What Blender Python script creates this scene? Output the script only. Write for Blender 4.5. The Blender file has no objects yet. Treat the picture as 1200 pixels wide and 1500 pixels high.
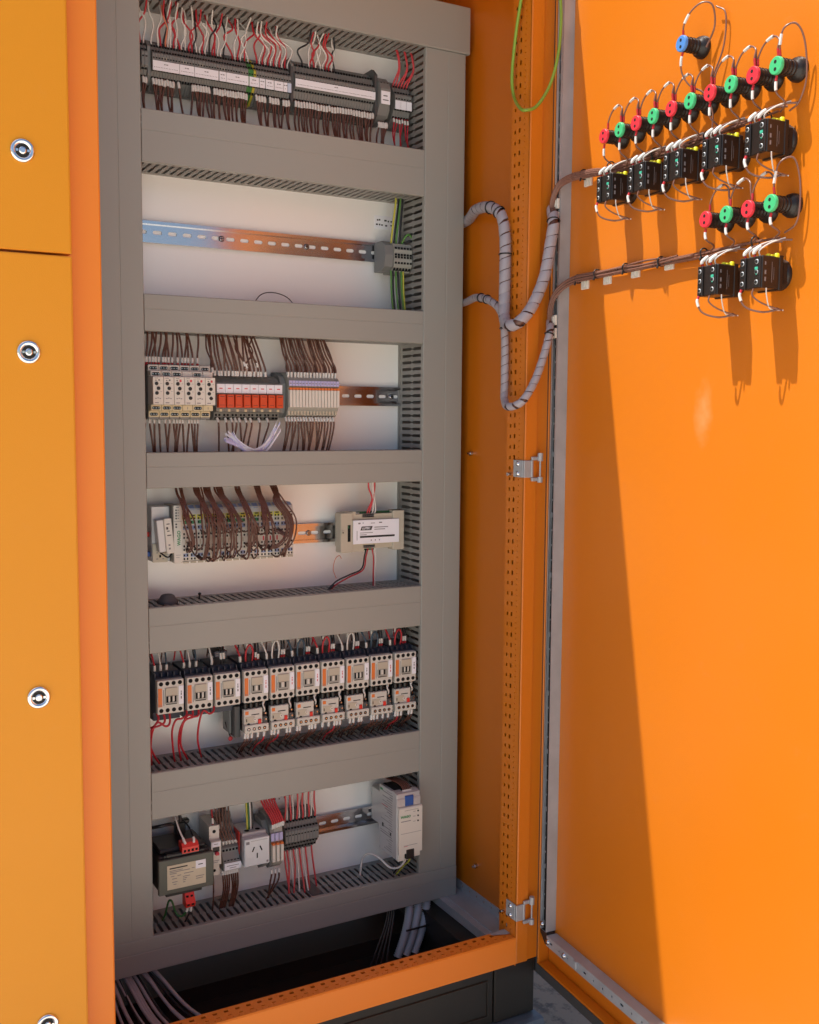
import bpy, math, random
import numpy as np
from mathutils import Vector, Matrix
from mathutils.geometry import tessellate_polygon
rnd = random.Random(7)
C = bpy.context.scene.collection
MM, GZ = 0.001, 1080.0          # all dimensions below are millimetres; z = 0 is camera-side reference, ground at -1080
def W(x, y, z): return Vector((x*MM, y*MM, (z+GZ)*MM))

# ------------------------------------------------------------------ camera, sky, sun, exposure
sc = bpy.context.scene
cam = bpy.data.objects.new('camera', bpy.data.cameras.new('camera')); C.objects.link(cam); sc.camera = cam
cam.data.sensor_fit = 'HORIZONTAL'; cam.data.sensor_width = 36.0; cam.data.lens = 36.0*1534.87/1200.0
cam.data.clip_start = 0.02; cam.data.clip_end = 500
yaw, pit, rol = math.radians(29.204), math.radians(-5.257), math.radians(0.4388)
fw = Vector((math.sin(yaw)*math.cos(pit), math.cos(yaw)*math.cos(pit), math.sin(pit)))
rt = Vector((math.cos(yaw), -math.sin(yaw), 0)); up = rt.cross(fw)
r2 = math.cos(rol)*rt + math.sin(rol)*up; u2 = -math.sin(rol)*rt + math.cos(rol)*up
M = Matrix((r2, u2, -fw)).transposed().to_4x4(); M.translation = W(-441.4, -1637.7, 45.3)
cam.matrix_world = M
SUN = Vector((-0.412, 0.1885, 1.0)).normalized()
w = bpy.data.worlds.new('World'); sc.world = w; w.use_nodes = True
nt = w.node_tree; sky = nt.nodes.new('ShaderNodeTexSky'); sky.sky_type = 'NISHITA'; sky.sun_disc = False
sky.sun_elevation = math.asin(SUN.z); sky.sun_rotation = math.atan2(SUN.x, SUN.y)
sky.air_density = 1.0; sky.dust_density = 2.0; sky.ozone_density = 1.0
bg = nt.nodes['Background']; nt.links.new(sky.outputs[0], bg.inputs[0]); bg.inputs[1].default_value = 0.092
sl = bpy.data.lights.new('sun', 'SUN'); sl.energy = 3.9; sl.angle = math.radians(0.5); sl.color = (1.0, 0.95, 0.87)
so = bpy.data.objects.new('sun', sl); C.objects.link(so); so.rotation_euler = SUN.to_track_quat('Z', 'Y').to_euler(); so.location = (0, 0, 5)
sc.view_settings.view_transform = 'Standard'; sc.view_settings.look = 'None'; sc.view_settings.exposure = 0.79; sc.view_settings.gamma = 1.0
sc.cycles.max_bounces = 10; sc.cycles.diffuse_bounces = 6; sc.cycles.glossy_bounces = 5

# ------------------------------------------------------------------ materials
MATS = {}
def mat(name, col, rough=0.5, metal=0.0, var=0.06, bump=0.0, bscale=300.0, vscale=6.0, spec=0.5, coat=0.0, rvar=0.08, stretch=None, wear=0.0, wcol=(0.75, 0.66, 0.55)):
    m = bpy.data.materials.new(name); m.use_nodes = True; t = m.node_tree; b = t.nodes['Principled BSDF']
    b.inputs['Metallic'].default_value = metal; b.inputs['Specular IOR Level'].default_value = spec
    if coat: b.inputs['Coat Weight'].default_value = coat; b.inputs['Coat Roughness'].default_value = 0.15
    tc = t.nodes.new('ShaderNodeTexCoord'); mp = t.nodes.new('ShaderNodeMapping')
    if stretch: mp.inputs['Scale'].default_value = stretch
    t.links.new(tc.outputs['Object'], mp.inputs[0])
    n = t.nodes.new('ShaderNodeTexNoise'); n.inputs['Scale'].default_value = vscale; n.inputs['Detail'].default_value = 6
    t.links.new(mp.outputs[0], n.inputs['Vector'])
    mx = t.nodes.new('ShaderNodeMix'); mx.data_type = 'RGBA'
    mx.inputs[6].default_value = tuple(c*(1-var) for c in col)+(1,); mx.inputs[7].default_value = tuple(min(1, c*(1+var)) for c in col)+(1,)
    t.links.new(n.outputs[0], mx.inputs[0]); t.links.new(mx.outputs[2], b.inputs['Base Color'])
    mr = t.nodes.new('ShaderNodeMapRange'); mr.inputs[3].default_value = max(0.02, rough-rvar); mr.inputs[4].default_value = min(1, rough+rvar)
    t.links.new(n.outputs[0], mr.inputs[0]); t.links.new(mr.outputs[0], b.inputs['Roughness'])
    if wear:
        n3 = t.nodes.new('ShaderNodeTexNoise'); n3.inputs['Scale'].default_value = 38; n3.inputs['Detail'].default_value = 9; n3.inputs['Roughness'].default_value = 0.72
        n4 = t.nodes.new('ShaderNodeTexNoise'); n4.inputs['Scale'].default_value = 2.2; n4.inputs['Detail'].default_value = 3
        for q in (n3, n4): t.links.new(tc.outputs['Object'], q.inputs['Vector'])
        r3 = t.nodes.new('ShaderNodeMapRange'); r3.inputs[1].default_value = 0.60; r3.inputs[2].default_value = 0.78; r3.inputs[3].default_value = 0.0; r3.inputs[4].default_value = wear*2.2
        r4 = t.nodes.new('ShaderNodeMapRange'); r4.inputs[1].default_value = 0.42; r4.inputs[2].default_value = 0.75; r4.inputs[3].default_value = 0.0; r4.inputs[4].default_value = wear
        t.links.new(n3.outputs[0], r3.inputs[0]); t.links.new(n4.outputs[0], r4.inputs[0])
        ad = t.nodes.new('ShaderNodeMath'); ad.operation = 'ADD'; t.links.new(r3.outputs[0], ad.inputs[0]); t.links.new(r4.outputs[0], ad.inputs[1])
        mw = t.nodes.new('ShaderNodeMix'); mw.data_type = 'RGBA'; mw.inputs[7].default_value = wcol+(1,); mw.name = 'wearmix'
        t.links.new(ad.outputs[0], mw.inputs[0]); t.links.new(mx.outputs[2], mw.inputs[6]); t.links.new(mw.outputs[2], b.inputs['Base Color'])
    if bump:
        n2 = t.nodes.new('ShaderNodeTexNoise'); n2.inputs['Scale'].default_value = bscale; n2.inputs['Detail'].default_value = 3
        t.links.new(tc.outputs['Object'], n2.inputs['Vector'])
        bp = t.nodes.new('ShaderNodeBump'); bp.inputs['Strength'].default_value = bump; bp.inputs['Distance'].default_value = 0.001
        t.links.new(n2.outputs[0], bp.inputs['Height']); t.links.new(bp.outputs[0], b.inputs['Normal'])
    MATS[name] = m; return m
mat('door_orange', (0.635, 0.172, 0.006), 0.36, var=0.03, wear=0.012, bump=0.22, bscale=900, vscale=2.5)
mat('left_orange_lit', (0.755, 0.285, 0.010), 0.34, spec=0.3, var=0.03, wear=0.012, bump=0.25, bscale=900, vscale=2.5)  # the open door's paint again, with the brighter front light mixed in
mat('frame_orange', (0.84, 0.235, 0.022), 0.36, spec=0.35, var=0.03, wear=0.018, bump=0.22, bscale=900)
mat('inner_orange_shaded', (0.60, 0.160, 0.005), 0.34, var=0.04, bump=0.10, bscale=900, vscale=3)  # same orange once more, interior shade put into the colour
mat('duct_grey', (0.335, 0.332, 0.298), 0.42, var=0.03, wear=0.035, wcol=(0.5, 0.48, 0.44), bump=0.1, bscale=700, vscale=3, stretch=(0.4, 1, 1))
mat('duct_side', (0.29, 0.282, 0.26), 0.5, var=0.03)
mat('plate_white', (0.95, 0.95, 0.93), 0.30, metal=0.10, var=0.02, bump=0.06, bscale=140, vscale=3, rvar=0.04)
mat('galv', (0.40, 0.42, 0.44), 0.42, metal=0.25, var=0.25, vscale=25, bump=0.05, bscale=60, rvar=0.12)
mat('zinc', (0.55, 0.56, 0.60), 0.15, metal=1.0, var=0.06, vscale=8, rvar=0.06, stretch=(0.3, 1, 1))
mat('zinc_yellow', (0.66, 0.58, 0.40), 0.25, metal=1.0, var=0.15, vscale=30)
mat('chrome', (0.80, 0.80, 0.82), 0.10, metal=1.0, var=0.03)
mat('black_plastic', (0.016, 0.015, 0.015), 0.36, var=0.15)
mat('black_matte', (0.012, 0.011, 0.010), 0.75, var=0.2)
mat('hole', (0.004, 0.004, 0.004), 0.9, var=0.1)  # near-black faces drawn for openings, their shade put into the colour
mat('gasket', (0.045, 0.045, 0.043), 0.8, var=0.2, bump=0.3, bscale=500)
mat('plinth_black', (0.017, 0.0145, 0.011), 0.38, var=0.25, bump=0.15, bscale=700, vscale=12)
mat('gland_black', (0.016, 0.012, 0.009), 0.45, var=0.5, bump=0.1, vscale=9)
mat('beam_steel', (0.11, 0.12, 0.135), 0.45, metal=0.3, var=0.35, vscale=18, bump=0.2)
mat('term_grey', (0.21, 0.21, 0.20), 0.45, var=0.06)
mat('term_light', (0.36, 0.35, 0.31), 0.45, var=0.05)
mat('term_dark', (0.07, 0.07, 0.07), 0.45, var=0.1)
mat('term_green', (0.05, 0.22, 0.05), 0.45, var=0.06)
mat('term_yellow', (0.50, 0.42, 0.04), 0.45, var=0.06)
mat('label_white', (0.88, 0.88, 0.93), 0.55, var=0.02)
mat('label_cream', (0.62, 0.55, 0.40), 0.5, var=0.10, vscale=60)
mat('label_blue', (0.55, 0.65, 0.80), 0.55, var=0.02)
mat('violet_label', (0.50, 0.48, 0.74), 0.5, var=0.05)
mat('print_grey', (0.22, 0.21, 0.22), 0.6, var=0.05)
mat('print_dark', (0.03, 0.03, 0.03), 0.6, var=0.05)
mat('print_red', (0.65, 0.06, 0.08), 0.5, var=0.05)
mat('print_green', (0.03, 0.26, 0.08), 0.5, var=0.05)
mat('device_white', (0.72, 0.68, 0.60), 0.42, var=0.02)
mat('device_cream', (0.66, 0.57, 0.38), 0.45, var=0.03)
mat('device_beige', (0.52, 0.47, 0.37), 0.45, var=0.03)
mat('contactor_face', (0.63, 0.605, 0.54), 0.45, var=0.03)
mat('contactor_blue', (0.042, 0.050, 0.075), 0.42, var=0.08)
mat('relay_orange', (0.66, 0.075, 0.02), 0.30, var=0.04)
mat('stripe_orange', (0.78, 0.20, 0.04), 0.45, var=0.03)
mat('red_plastic', (0.72, 0.035, 0.022), 0.35, var=0.04)
mat('blue_plastic', (0.03, 0.10, 0.36), 0.4, var=0.04)
mat('white_relay', (0.74, 0.70, 0.62), 0.4, var=0.02)
mat('pcb_green', (0.03, 0.14, 0.06), 0.4, var=0.2, vscale=90)
mat('mod_yellow', (0.66, 0.60, 0.08), 0.45, var=0.03)
mat('mod_blue', (0.30, 0.36, 0.55), 0.45, var=0.03)
mat('mod_green', (0.05, 0.30, 0.12), 0.45, var=0.03)
mat('transformer_grey', (0.095, 0.10, 0.082), 0.42, metal=0.2, var=0.06)
mat('laminate', (0.035, 0.032, 0.030), 0.5, metal=0.3, var=0.2)
mat('outlet_white', (0.70, 0.73, 0.74), 0.25, var=0.01)
mat('psu_side', (0.56, 0.55, 0.55), 0.35, metal=0.25, var=0.03)
mat('wire_brown_sunlit', (0.21, 0.10, 0.072), 0.28, var=0.15, vscale=40)  # same wires as wire_brown, sunlight on the door put into the colour
mat('wire_brown', (0.115, 0.045, 0.030), 0.28, var=0.12, vscale=40)
mat('wire_red', (0.48, 0.018, 0.03), 0.36, var=0.08, vscale=40)
mat('wire_pinkred', (0.62, 0.06, 0.07), 0.36, var=0.08, vscale=40)
mat('wire_white', (0.70, 0.66, 0.62), 0.4, var=0.04)
mat('wire_black', (0.014, 0.014, 0.018), 0.38, var=0.1)
mat('wire_blue', (0.045, 0.085, 0.125), 0.38, var=0.1)
mat('wire_green', (0.10, 0.26, 0.05), 0.38, var=0.1)
mat('earth_wire', (0.22, 0.36, 0.04), 0.35, var=0.35, vscale=14)
mat('wire_yellow', (0.55, 0.52, 0.06), 0.38, var=0.1)
mat('wire_darkgreen', (0.025, 0.13, 0.03), 0.38, var=0.1)
mat('wire_orange', (0.70, 0.22, 0.12), 0.4, var=0.1)
mat('sleeve_white', (0.72, 0.70, 0.66), 0.5, var=0.03)
mat('ferrule_red', (0.50, 0.02, 0.03), 0.4, var=0.05)
mat('spiral_grey', (0.36, 0.33, 0.36), 0.42, var=0.07, vscale=30)
mat('conduit_grey', (0.40, 0.42, 0.44), 0.5, var=0.05)
mat('cable_grey', (0.42, 0.40, 0.41), 0.5, var=0.12, vscale=20)
mat('cap_green', (0.06, 0.50, 0.20), 0.35, var=0.03)
mat('cap_red', (0.75, 0.035, 0.055), 0.35, var=0.03)
mat('cap_blue', (0.08, 0.25, 0.62), 0.35, var=0.03)
mat('switch_black', (0.018, 0.013, 0.011), 0.34, var=0.1)
mat('bright_yellow', (0.78, 0.74, 0.02), 0.4, var=0.03)
mat('teal', (0.05, 0.45, 0.30), 0.4, var=0.03)
mat('tag_white', (0.72, 0.72, 0.80), 0.35, var=0.03)
mat('relay_base_grey', (0.21, 0.21, 0.19), 0.45, var=0.05)
mat('rubber_grey', (0.12, 0.115, 0.115), 0.7, var=0.1)
def stripe_mat(name, c1, c2, scale, axis='Z'):
    m = mat(name, c1, 0.38); t = m.node_tree; b = t.nodes['Principled BSDF']
    tc = t.nodes['Texture Coordinate']; wv = t.nodes.new('ShaderNodeTexWave'); wv.bands_direction = axis
    wv.inputs['Scale'].default_value = scale; wv.inputs['Distortion'].default_value = 0.0
    t.links.new(tc.outputs['Object'], wv.inputs[0]); cr = t.nodes.new('ShaderNodeValToRGB')
    cr.color_ramp.elements[0].position = 0.45; cr.color_ramp.elements[0].color = c1+(1,); cr.color_ramp.elements[1].position = 0.55; cr.color_ramp.elements[1].color = c2+(1,)
    t.links.new(wv.outputs[0], cr.inputs[0]); t.links.new(cr.outputs[0], b.inputs['Base Color'])

# the concrete ground, with stains and wear, and shade by the cabinet painted darker
def concrete():
    m = mat('concrete', (0.74, 0.70, 0.60), 0.8, var=0.08, bump=0.5, bscale=220, vscale=3.0)
    t = m.node_tree; b = t.nodes['Principled BSDF']; mx = [n for n in t.nodes if n.type == 'MIX'][0]
    tc = t.nodes['Texture Coordinate']; n = t.nodes.new('ShaderNodeTexNoise'); n.inputs['Scale'].default_value = 11; n.inputs['Detail'].default_value = 8; n.inputs['Roughness'].default_value = 0.65
    t.links.new(tc.outputs['Object'], n.inputs['Vector'])
    cr = t.nodes.new('ShaderNodeValToRGB'); cr.color_ramp.elements[0].position = 0.30; cr.color_ramp.elements[0].color = (0.35, 0.32, 0.28, 1)
    cr.color_ramp.elements[1].position = 0.385; cr.color_ramp.elements[1].color = (1, 1, 1, 1)
    t.links.new(n.outputs[0], cr.inputs[0])
    m2 = t.nodes.new('ShaderNodeMix'); m2.data_type = 'RGBA'; m2.blend_type = 'MULTIPLY'; m2.inputs[0].default_value = 0.9
    t.links.new(mx.outputs[2], m2.inputs[6]); t.links.new(cr.outputs[0], m2.inputs[7]); 
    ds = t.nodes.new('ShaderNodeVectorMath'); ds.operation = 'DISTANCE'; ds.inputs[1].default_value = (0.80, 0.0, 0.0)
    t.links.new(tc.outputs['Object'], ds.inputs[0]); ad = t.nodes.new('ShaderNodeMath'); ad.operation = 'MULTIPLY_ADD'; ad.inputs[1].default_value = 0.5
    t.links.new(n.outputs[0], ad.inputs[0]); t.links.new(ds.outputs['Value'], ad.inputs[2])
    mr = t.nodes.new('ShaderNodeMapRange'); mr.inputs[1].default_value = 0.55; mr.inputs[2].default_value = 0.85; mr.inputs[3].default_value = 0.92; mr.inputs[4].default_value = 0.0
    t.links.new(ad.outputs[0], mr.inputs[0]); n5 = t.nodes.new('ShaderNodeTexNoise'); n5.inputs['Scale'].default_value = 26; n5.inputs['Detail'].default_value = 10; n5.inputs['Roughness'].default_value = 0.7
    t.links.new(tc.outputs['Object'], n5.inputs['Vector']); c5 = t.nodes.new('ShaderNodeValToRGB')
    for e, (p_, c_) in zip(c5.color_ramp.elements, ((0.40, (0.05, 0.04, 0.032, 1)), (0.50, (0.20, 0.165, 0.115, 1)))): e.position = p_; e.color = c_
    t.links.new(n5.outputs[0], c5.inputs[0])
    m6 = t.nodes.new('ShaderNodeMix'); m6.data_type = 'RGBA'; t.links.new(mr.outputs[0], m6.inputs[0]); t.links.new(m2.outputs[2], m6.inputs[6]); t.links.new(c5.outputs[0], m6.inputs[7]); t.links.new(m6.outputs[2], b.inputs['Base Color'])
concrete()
# chalky smudge on the open door panel, at its own place on the sheet
def door_sheet():
    m = MATS['door_orange'].copy(); m.name = 'door_sheet'; MATS['door_sheet'] = m; t = m.node_tree; b = t.nodes['Principled BSDF']; src = [n for n in t.nodes if n.name.startswith('wearmix')][0]
    tc = [n for n in t.nodes if n.type == 'TEX_COORD'][0]; mp = t.nodes.new('ShaderNodeMapping'); mp.inputs['Location'].default_value = (-0.343*34, 0, -0.052*15); mp.inputs['Scale'].default_value = (34, 1, 15)
    t.links.new(tc.outputs['Object'], mp.inputs[0]); g = t.nodes.new('ShaderNodeTexGradient'); g.gradient_type = 'SPHERICAL'; t.links.new(mp.outputs[0], g.inputs[0])
    n = t.nodes.new('ShaderNodeTexNoise'); n.inputs['Scale'].default_value = 60; n.inputs['Detail'].default_value = 6; t.links.new(tc.outputs['Object'], n.inputs['Vector'])
    mu = t.nodes.new('ShaderNodeMath'); mu.operation = 'MULTIPLY'; t.links.new(g.outputs[1], mu.inputs[0]); t.links.new(n.outputs[0], mu.inputs[1])
    mr = t.nodes.new('ShaderNodeMapRange'); mr.inputs[1].default_value = 0.12; mr.inputs[2].default_value = 0.6; mr.inputs[3].default_value = 0; mr.inputs[4].default_value = 0.22; t.links.new(mu.outputs[0], mr.inputs[0])
    mx = t.nodes.new('ShaderNodeMix'); mx.data_type = 'RGBA'; mx.inputs[7].default_value = (0.85, 0.62, 0.35, 1); t.links.new(mr.outputs[0], mx.inputs[0]); t.links.new(src.outputs[2], mx.inputs[6]); t.links.new(mx.outputs[2], b.inputs['Base Color'])
door_sheet()

# ------------------------------------------------------------------ mesh builder
FX = [None]
class MB:
    def __init__(s): s.v = []; s.f = []; s.mi = []; s.sm = []; s.mats = []; s.cur = 0; s.X = None; s.fx = FX[0]
    def m(s, name):
        if name not in s.mats: s.mats.append(name)
        s.cur = s.mats.index(name); return s
    def add(s, vs, fs, smooth=False):
        b = len(s.v)
        if s.X is not None: vs = [tuple(s.X @ Vector(p)) for p in vs]
        if s.fx: vs = [(s.fx(p[0]), p[1], p[2]) for p in vs]
        s.v += [tuple(p) for p in vs]
        for f in fs: s.f.append(tuple(b+i for i in f)); s.mi.append(s.cur); s.sm.append(smooth)
        return s
    def box(s, x0, x1, y0, y1, z0, z1, c=0.0):
        x0, x1 = min(x0, x1), max(x0, x1); y0, y1 = min(y0, y1), max(y0, y1); z0, z1 = min(z0, z1), max(z0, z1)
        if c <= 0:
            return s.add([(x0,y0,z0),(x1,y0,z0),(x1,y1,z0),(x0,y1,z0),(x0,y0,z1),(x1,y0,z1),(x1,y1,z1),(x0,y1,z1)],
                         [(0,3,2,1),(4,5,6,7),(0,1,5,4),(1,2,6,5),(2,3,7,6),(3,0,4,7)])
        c = min(c, (x1-x0)/2.2, (y1-y0)/2.2, (z1-z0)/2.2)
        vs = []; idx = {}
        for ix, X in enumerate((x0, x1)):
            for iy, Y in enumerate((y0, y1)):
                for iz, Z in enumerate((z0, z1)):
                    sx, sy, sz = (1 if ix == 0 else -1), (1 if iy == 0 else -1), (1 if iz == 0 else -1)
                    idx[(ix,iy,iz,0)] = len(vs); vs.append((X, Y+sy*c, Z+sz*c))
                    idx[(ix,iy,iz,1)] = len(vs); vs.append((X+sx*c, Y, Z+sz*c))
                    idx[(ix,iy,iz,2)] = len(vs); vs.append((X+sx*c, Y+sy*c, Z))
        fs = []
        for i in (0, 1):
            fs.append([idx[(i,a,b,0)] for a, b in ((0,0),(1,0),(1,1),(0,1))])
            fs.append([idx[(a,i,b,1)] for a, b in ((0,0),(1,0),(1,1),(0,1))])
            fs.append([idx[(a,b,i,2)] for a, b in ((0,0),(1,0),(1,1),(0,1))])
        for i in (0, 1):
            for j in (0, 1):
                fs.append([idx[(i,j,0,0)], idx[(i,j,1,0)], idx[(i,j,1,1)], idx[(i,j,0,1)]])
                fs.append([idx[(i,0,j,0)], idx[(i,1,j,0)], idx[(i,1,j,2)], idx[(i,0,j,2)]])
                fs.append([idx[(0,i,j,1)], idx[(1,i,j,1)], idx[(1,i,j,2)], idx[(0,i,j,2)]])
        for k in idx:
            if k[3] == 0: fs.append([idx[k], idx[k[:3]+(1,)], idx[k[:3]+(2,)]])
        return s.add(vs, fs)
    def cyl(s, p0, p1, r, n=12, r1=None, caps=True, smooth=True):
        p0 = Vector(p0); p1 = Vector(p1); r1 = r if r1 is None else r1
        d = (p1-p0).normalized(); a = d.orthogonal().normalized(); b = d.cross(a); vs = []
        for k in range(n):
            t = 2*math.pi*(k+0.5)/n; e = a*math.cos(t)+b*math.sin(t); vs.append(p0+e*r); vs.append(p1+e*r1)
        s.add(vs, [(2*k, (2*k+2) % (2*n), (2*k+3) % (2*n), 2*k+1) for k in range(n)], smooth)
        if caps:
            s.add([vs[2*k] for k in range(n)], [tuple(range(n))]); s.add([vs[2*k+1] for k in range(n)], [tuple(range(n))])
        return s
    def lathe(s, p0, d, prof, n=16, smooth=True):      # prof: (dist along d, radius)
        p0 = Vector(p0); d = Vector(d).normalized(); a = d.orthogonal().normalized(); b = d.cross(a); vs = []
        for (h, r) in prof:
            for k in range(n):
                t = 2*math.pi*k/n; vs.append(p0+d*h+(a*math.cos(t)+b*math.sin(t))*r)
        fs = []
        for j in range(len(prof)-1):
            for k in range(n): fs.append((j*n+k, j*n+(k+1) % n, (j+1)*n+(k+1) % n, (j+1)*n+k))
        s.add(vs, fs, smooth); s.add(vs[:n], [tuple(range(n))]); s.add(vs[-n:], [tuple(range(n))]); return s
    def tube(s, pts, r, n=6, rs=None):
        pts = [Vector(p) for p in pts]; N = len(pts); vs = []
        t0 = (pts[1]-pts[0]).normalized(); a = t0.orthogonal().normalized()
        for i, p in enumerate(pts):
            t = (pts[min(i+1, N-1)]-pts[max(i-1, 0)]).normalized(); a = (a-t*a.dot(t)).normalized(); b = t.cross(a)
            rr = rs[i] if rs else r
            for k in range(n): th = 2*math.pi*k/n; vs.append(p+(a*math.cos(th)+b*math.sin(th))*rr)
        fs = [(i*n+k, i*n+(k+1) % n, (i+1)*n+(k+1) % n, (i+1)*n+k) for i in range(N-1) for k in range(n)]
        s.add(vs, fs, True); s.add(vs[:n], [tuple(range(n))]); s.add(vs[-n:], [tuple(range(n))]); return s
    def prism(s, prof, t0, t1, axis='x'):               # profile polygon swept along an axis
        def P(a, b, t): return {'x': (t, a, b), 'y': (a, t, b), 'z': (a, b, t)}[axis]
        n = len(prof); vs = [P(a, b, t0) for a, b in prof]+[P(a, b, t1) for a, b in prof]
        fs = [(k, (k+1) % n, n+(k+1) % n, n+k) for k in range(n)]
        tr = tessellate_polygon([[Vector((a, b, 0)) for a, b in prof]])
        fs += [tuple(q) for q in tr]+[tuple(n+i for i in q) for q in tr]
        return s.add(vs, fs)
    def slab(s, outer, holes, t0, t1, fn):              # plate with real holes; fn(a, b, t) -> xyz
        loops = [outer]+list(holes); flat = [p for l in loops for p in l]; n = len(flat)
        tr = tessellate_polygon([[Vector((a, b, 0)) for a, b in l] for l in loops])
        vs = [fn(a, b, t0) for a, b in flat]+[fn(a, b, t1) for a, b in flat]
        fs = [tuple(q) for q in tr]+[tuple(n+i for i in q) for q in tr]; o = 0
        for l in loops:
            k = len(l)
            fs += [(o+i, o+(i+1) % k, n+o+(i+1) % k, n+o+i) for i in range(k)]; o += k
        return s.add(vs, fs)
    def mesh(s, name):
        me = bpy.data.meshes.new(name)
        v = np.array(s.v, dtype=float)*MM
        me.from_pydata(v.tolist(), [], s.f)
        for k in s.mats: me.materials.append(MATS[k])
        me.polygons.foreach_set('material_index', s.mi); me.polygons.foreach_set('use_smooth', s.sm)
        me.update()
        import bmesh
        b = bmesh.new(); b.from_mesh(me); bmesh.ops.recalc_face_normals(b, faces=b.faces); b.to_mesh(me); b.free()
        return me
    def build(s, name, parent=None, loc=(0, 0, 0), kind=None, label=None):
        return link(name, s.mesh(name), parent, loc, kind, label)
def link(name, me, parent=None, loc=(0, 0, 0), kind=None, label=None):
    o = bpy.data.objects.new(name, me); C.objects.link(o)
    if parent is None: o.location = W(*loc)
    else: o.parent = parent; o.location = Vector(loc)*MM
    if kind: o['kind'] = kind
    if label: o['label'] = label
    return o
def tag(o, label=None, cat=None, group=None, kind=None):
    if label: o['label'] = label
    if cat: o['category'] = cat
    if group: o['group'] = group
    if kind: o['kind'] = kind
    return o
def thing(name, label, cat, loc=(0, 0, 0), rz=0.0, group=None):
    o = bpy.data.objects.new(name, None); o.empty_display_size = 0.02; C.objects.link(o); o.location = W(*loc); o.rotation_euler = (0, 0, rz)
    return tag(o, label, cat, group)
def dup(root, loc, label=None, group=None, rz=None):
    r = root.copy(); C.objects.link(r); r.location = W(*loc)
    if label: r['label'] = label
    if group: r['group'] = group
    if rz is not None: r.rotation_euler = (0, 0, rz)
    for ch in list(root.children):
        c = ch.copy(); C.objects.link(c); c.parent = r
        for g in list(ch.children):
            d = g.copy(); C.objects.link(d); d.parent = c
    return r
def rect(x0, x1, z0, z1): return [(x0, z0), (x1, z0), (x1, z1), (x0, z1)]
def rrect(x0, x1, z0, z1, r, n=3):
    o = []
    for cx, cz, a0 in ((x1-r, z1-r, 0), (x0+r, z1-r, 90), (x0+r, z0+r, 180), (x1-r, z0+r, 270)):
        for k in range(n+1): t = math.radians(a0+90*k/n); o.append((cx+r*math.cos(t), cz+r*math.sin(t)))
    return o
def circ(x, z, r, n=8): return [(x+r*math.cos(2*math.pi*k/n), z+r*math.sin(2*math.pi*k/n)) for k in range(n)]
XZ = lambda a, b, t: (a, t, b)
YZ = lambda a, b, t: (t, a, b)
XY = lambda a, b, t: (a, b, t)
_txt = {}
def text(s, size, name, parent, loc, m='print_dark', align='LEFT', up=False, side=False, bold=0.0, sx=1.0, shear=0.0):
    key = (s, size, m, align, up, side, bold, sx, shear)
    if key not in _txt:
        cu = bpy.data.curves.new('t', 'FONT'); cu.body = s; cu.size = size*MM; cu.extrude = 0.00006; cu.align_x = align; cu.align_y = 'CENTER'; cu.offset = bold*MM; cu.resolution_u = 2; cu.shear = shear
        o = bpy.data.objects.new('t', cu); C.objects.link(o); dg = bpy.context.evaluated_depsgraph_get()
        me = bpy.data.meshes.new_from_object(o.evaluated_get(dg)); bpy.data.objects.remove(o); bpy.data.curves.remove(cu)
        for v in me.vertices:
            x, y, z = v.co; x *= sx
            if up: x, y = -y, x
            v.co = (x, -z, y) if not side else (-z, -x, y)
        me.materials.clear(); me.materials.append(MATS[m]); _txt[key] = me
    return link(name, _txt[key], parent, loc)
def spline(pts, sub=5):
    P = [Vector(p) for p in pts]
    if len(P) < 3: return [P[0].lerp(P[-1], k/4) for k in range(5)]
    out = []; Q = [P[0]*2-P[1]]+P+[P[-1]*2-P[-2]]
    for i in range(1, len(Q)-2):
        a, b, c, d = Q[i-1:i+3]
        for k in range(sub):
            t = k/sub; out.append(0.5*((2*b)+(c-a)*t+(2*a-5*b+4*c-d)*t*t+(3*b-a-3*c+d)*t**3))
    out.append(P[-1]); return out
def cut(path, s0, s1):
    out = []; s = 0.0
    for i in range(len(path)-1):
        a, b = path[i], path[i+1]; L = (b-a).length
        if L < 1e-6: continue
        for q in ((s0-s)/L, ):
            if 0 <= q < 1: out.append(a.lerp(b, q))
        if s >= s0 and s <= s1 and not out: out.append(a)
        if out and s+L < s1: out.append(b)
        if (s1-s)/L <= 1: out.append(a.lerp(b, max(0, (s1-s)/L))); break
        s += L
    return out if len(out) >= 2 else path[:2]
STUFFG = ('brown wires below the top terminals', 'dark wires behind the contactors', 'brown sleeved wires under the overload relays', 'red sleeved wires under the overload relays', 'brown wires below the slim relays',
  'brown wires above the slim relays', 'brown wires below the timers', 'brown wires above the timers', 'brown wires above the orange relays', 'brown wires below the orange relays', 'pale wires under the upper switch blocks',
  'pale wires under the lower switch blocks', 'thin wires under the upper switch blocks', 'thin wires under the lower switch blocks', 'brown wires behind the loops', 'short pale wires beside the overload relays',
  'sleeved black wires over the contactors', 'brown wires of the lower door loom', 'brown wires of the upper door loom', 'wire stubs on the upper lamps', 'pale wires on top of the upper switch blocks', 'pale wires on top of the lower switch blocks')
FINE = MB()
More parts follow.
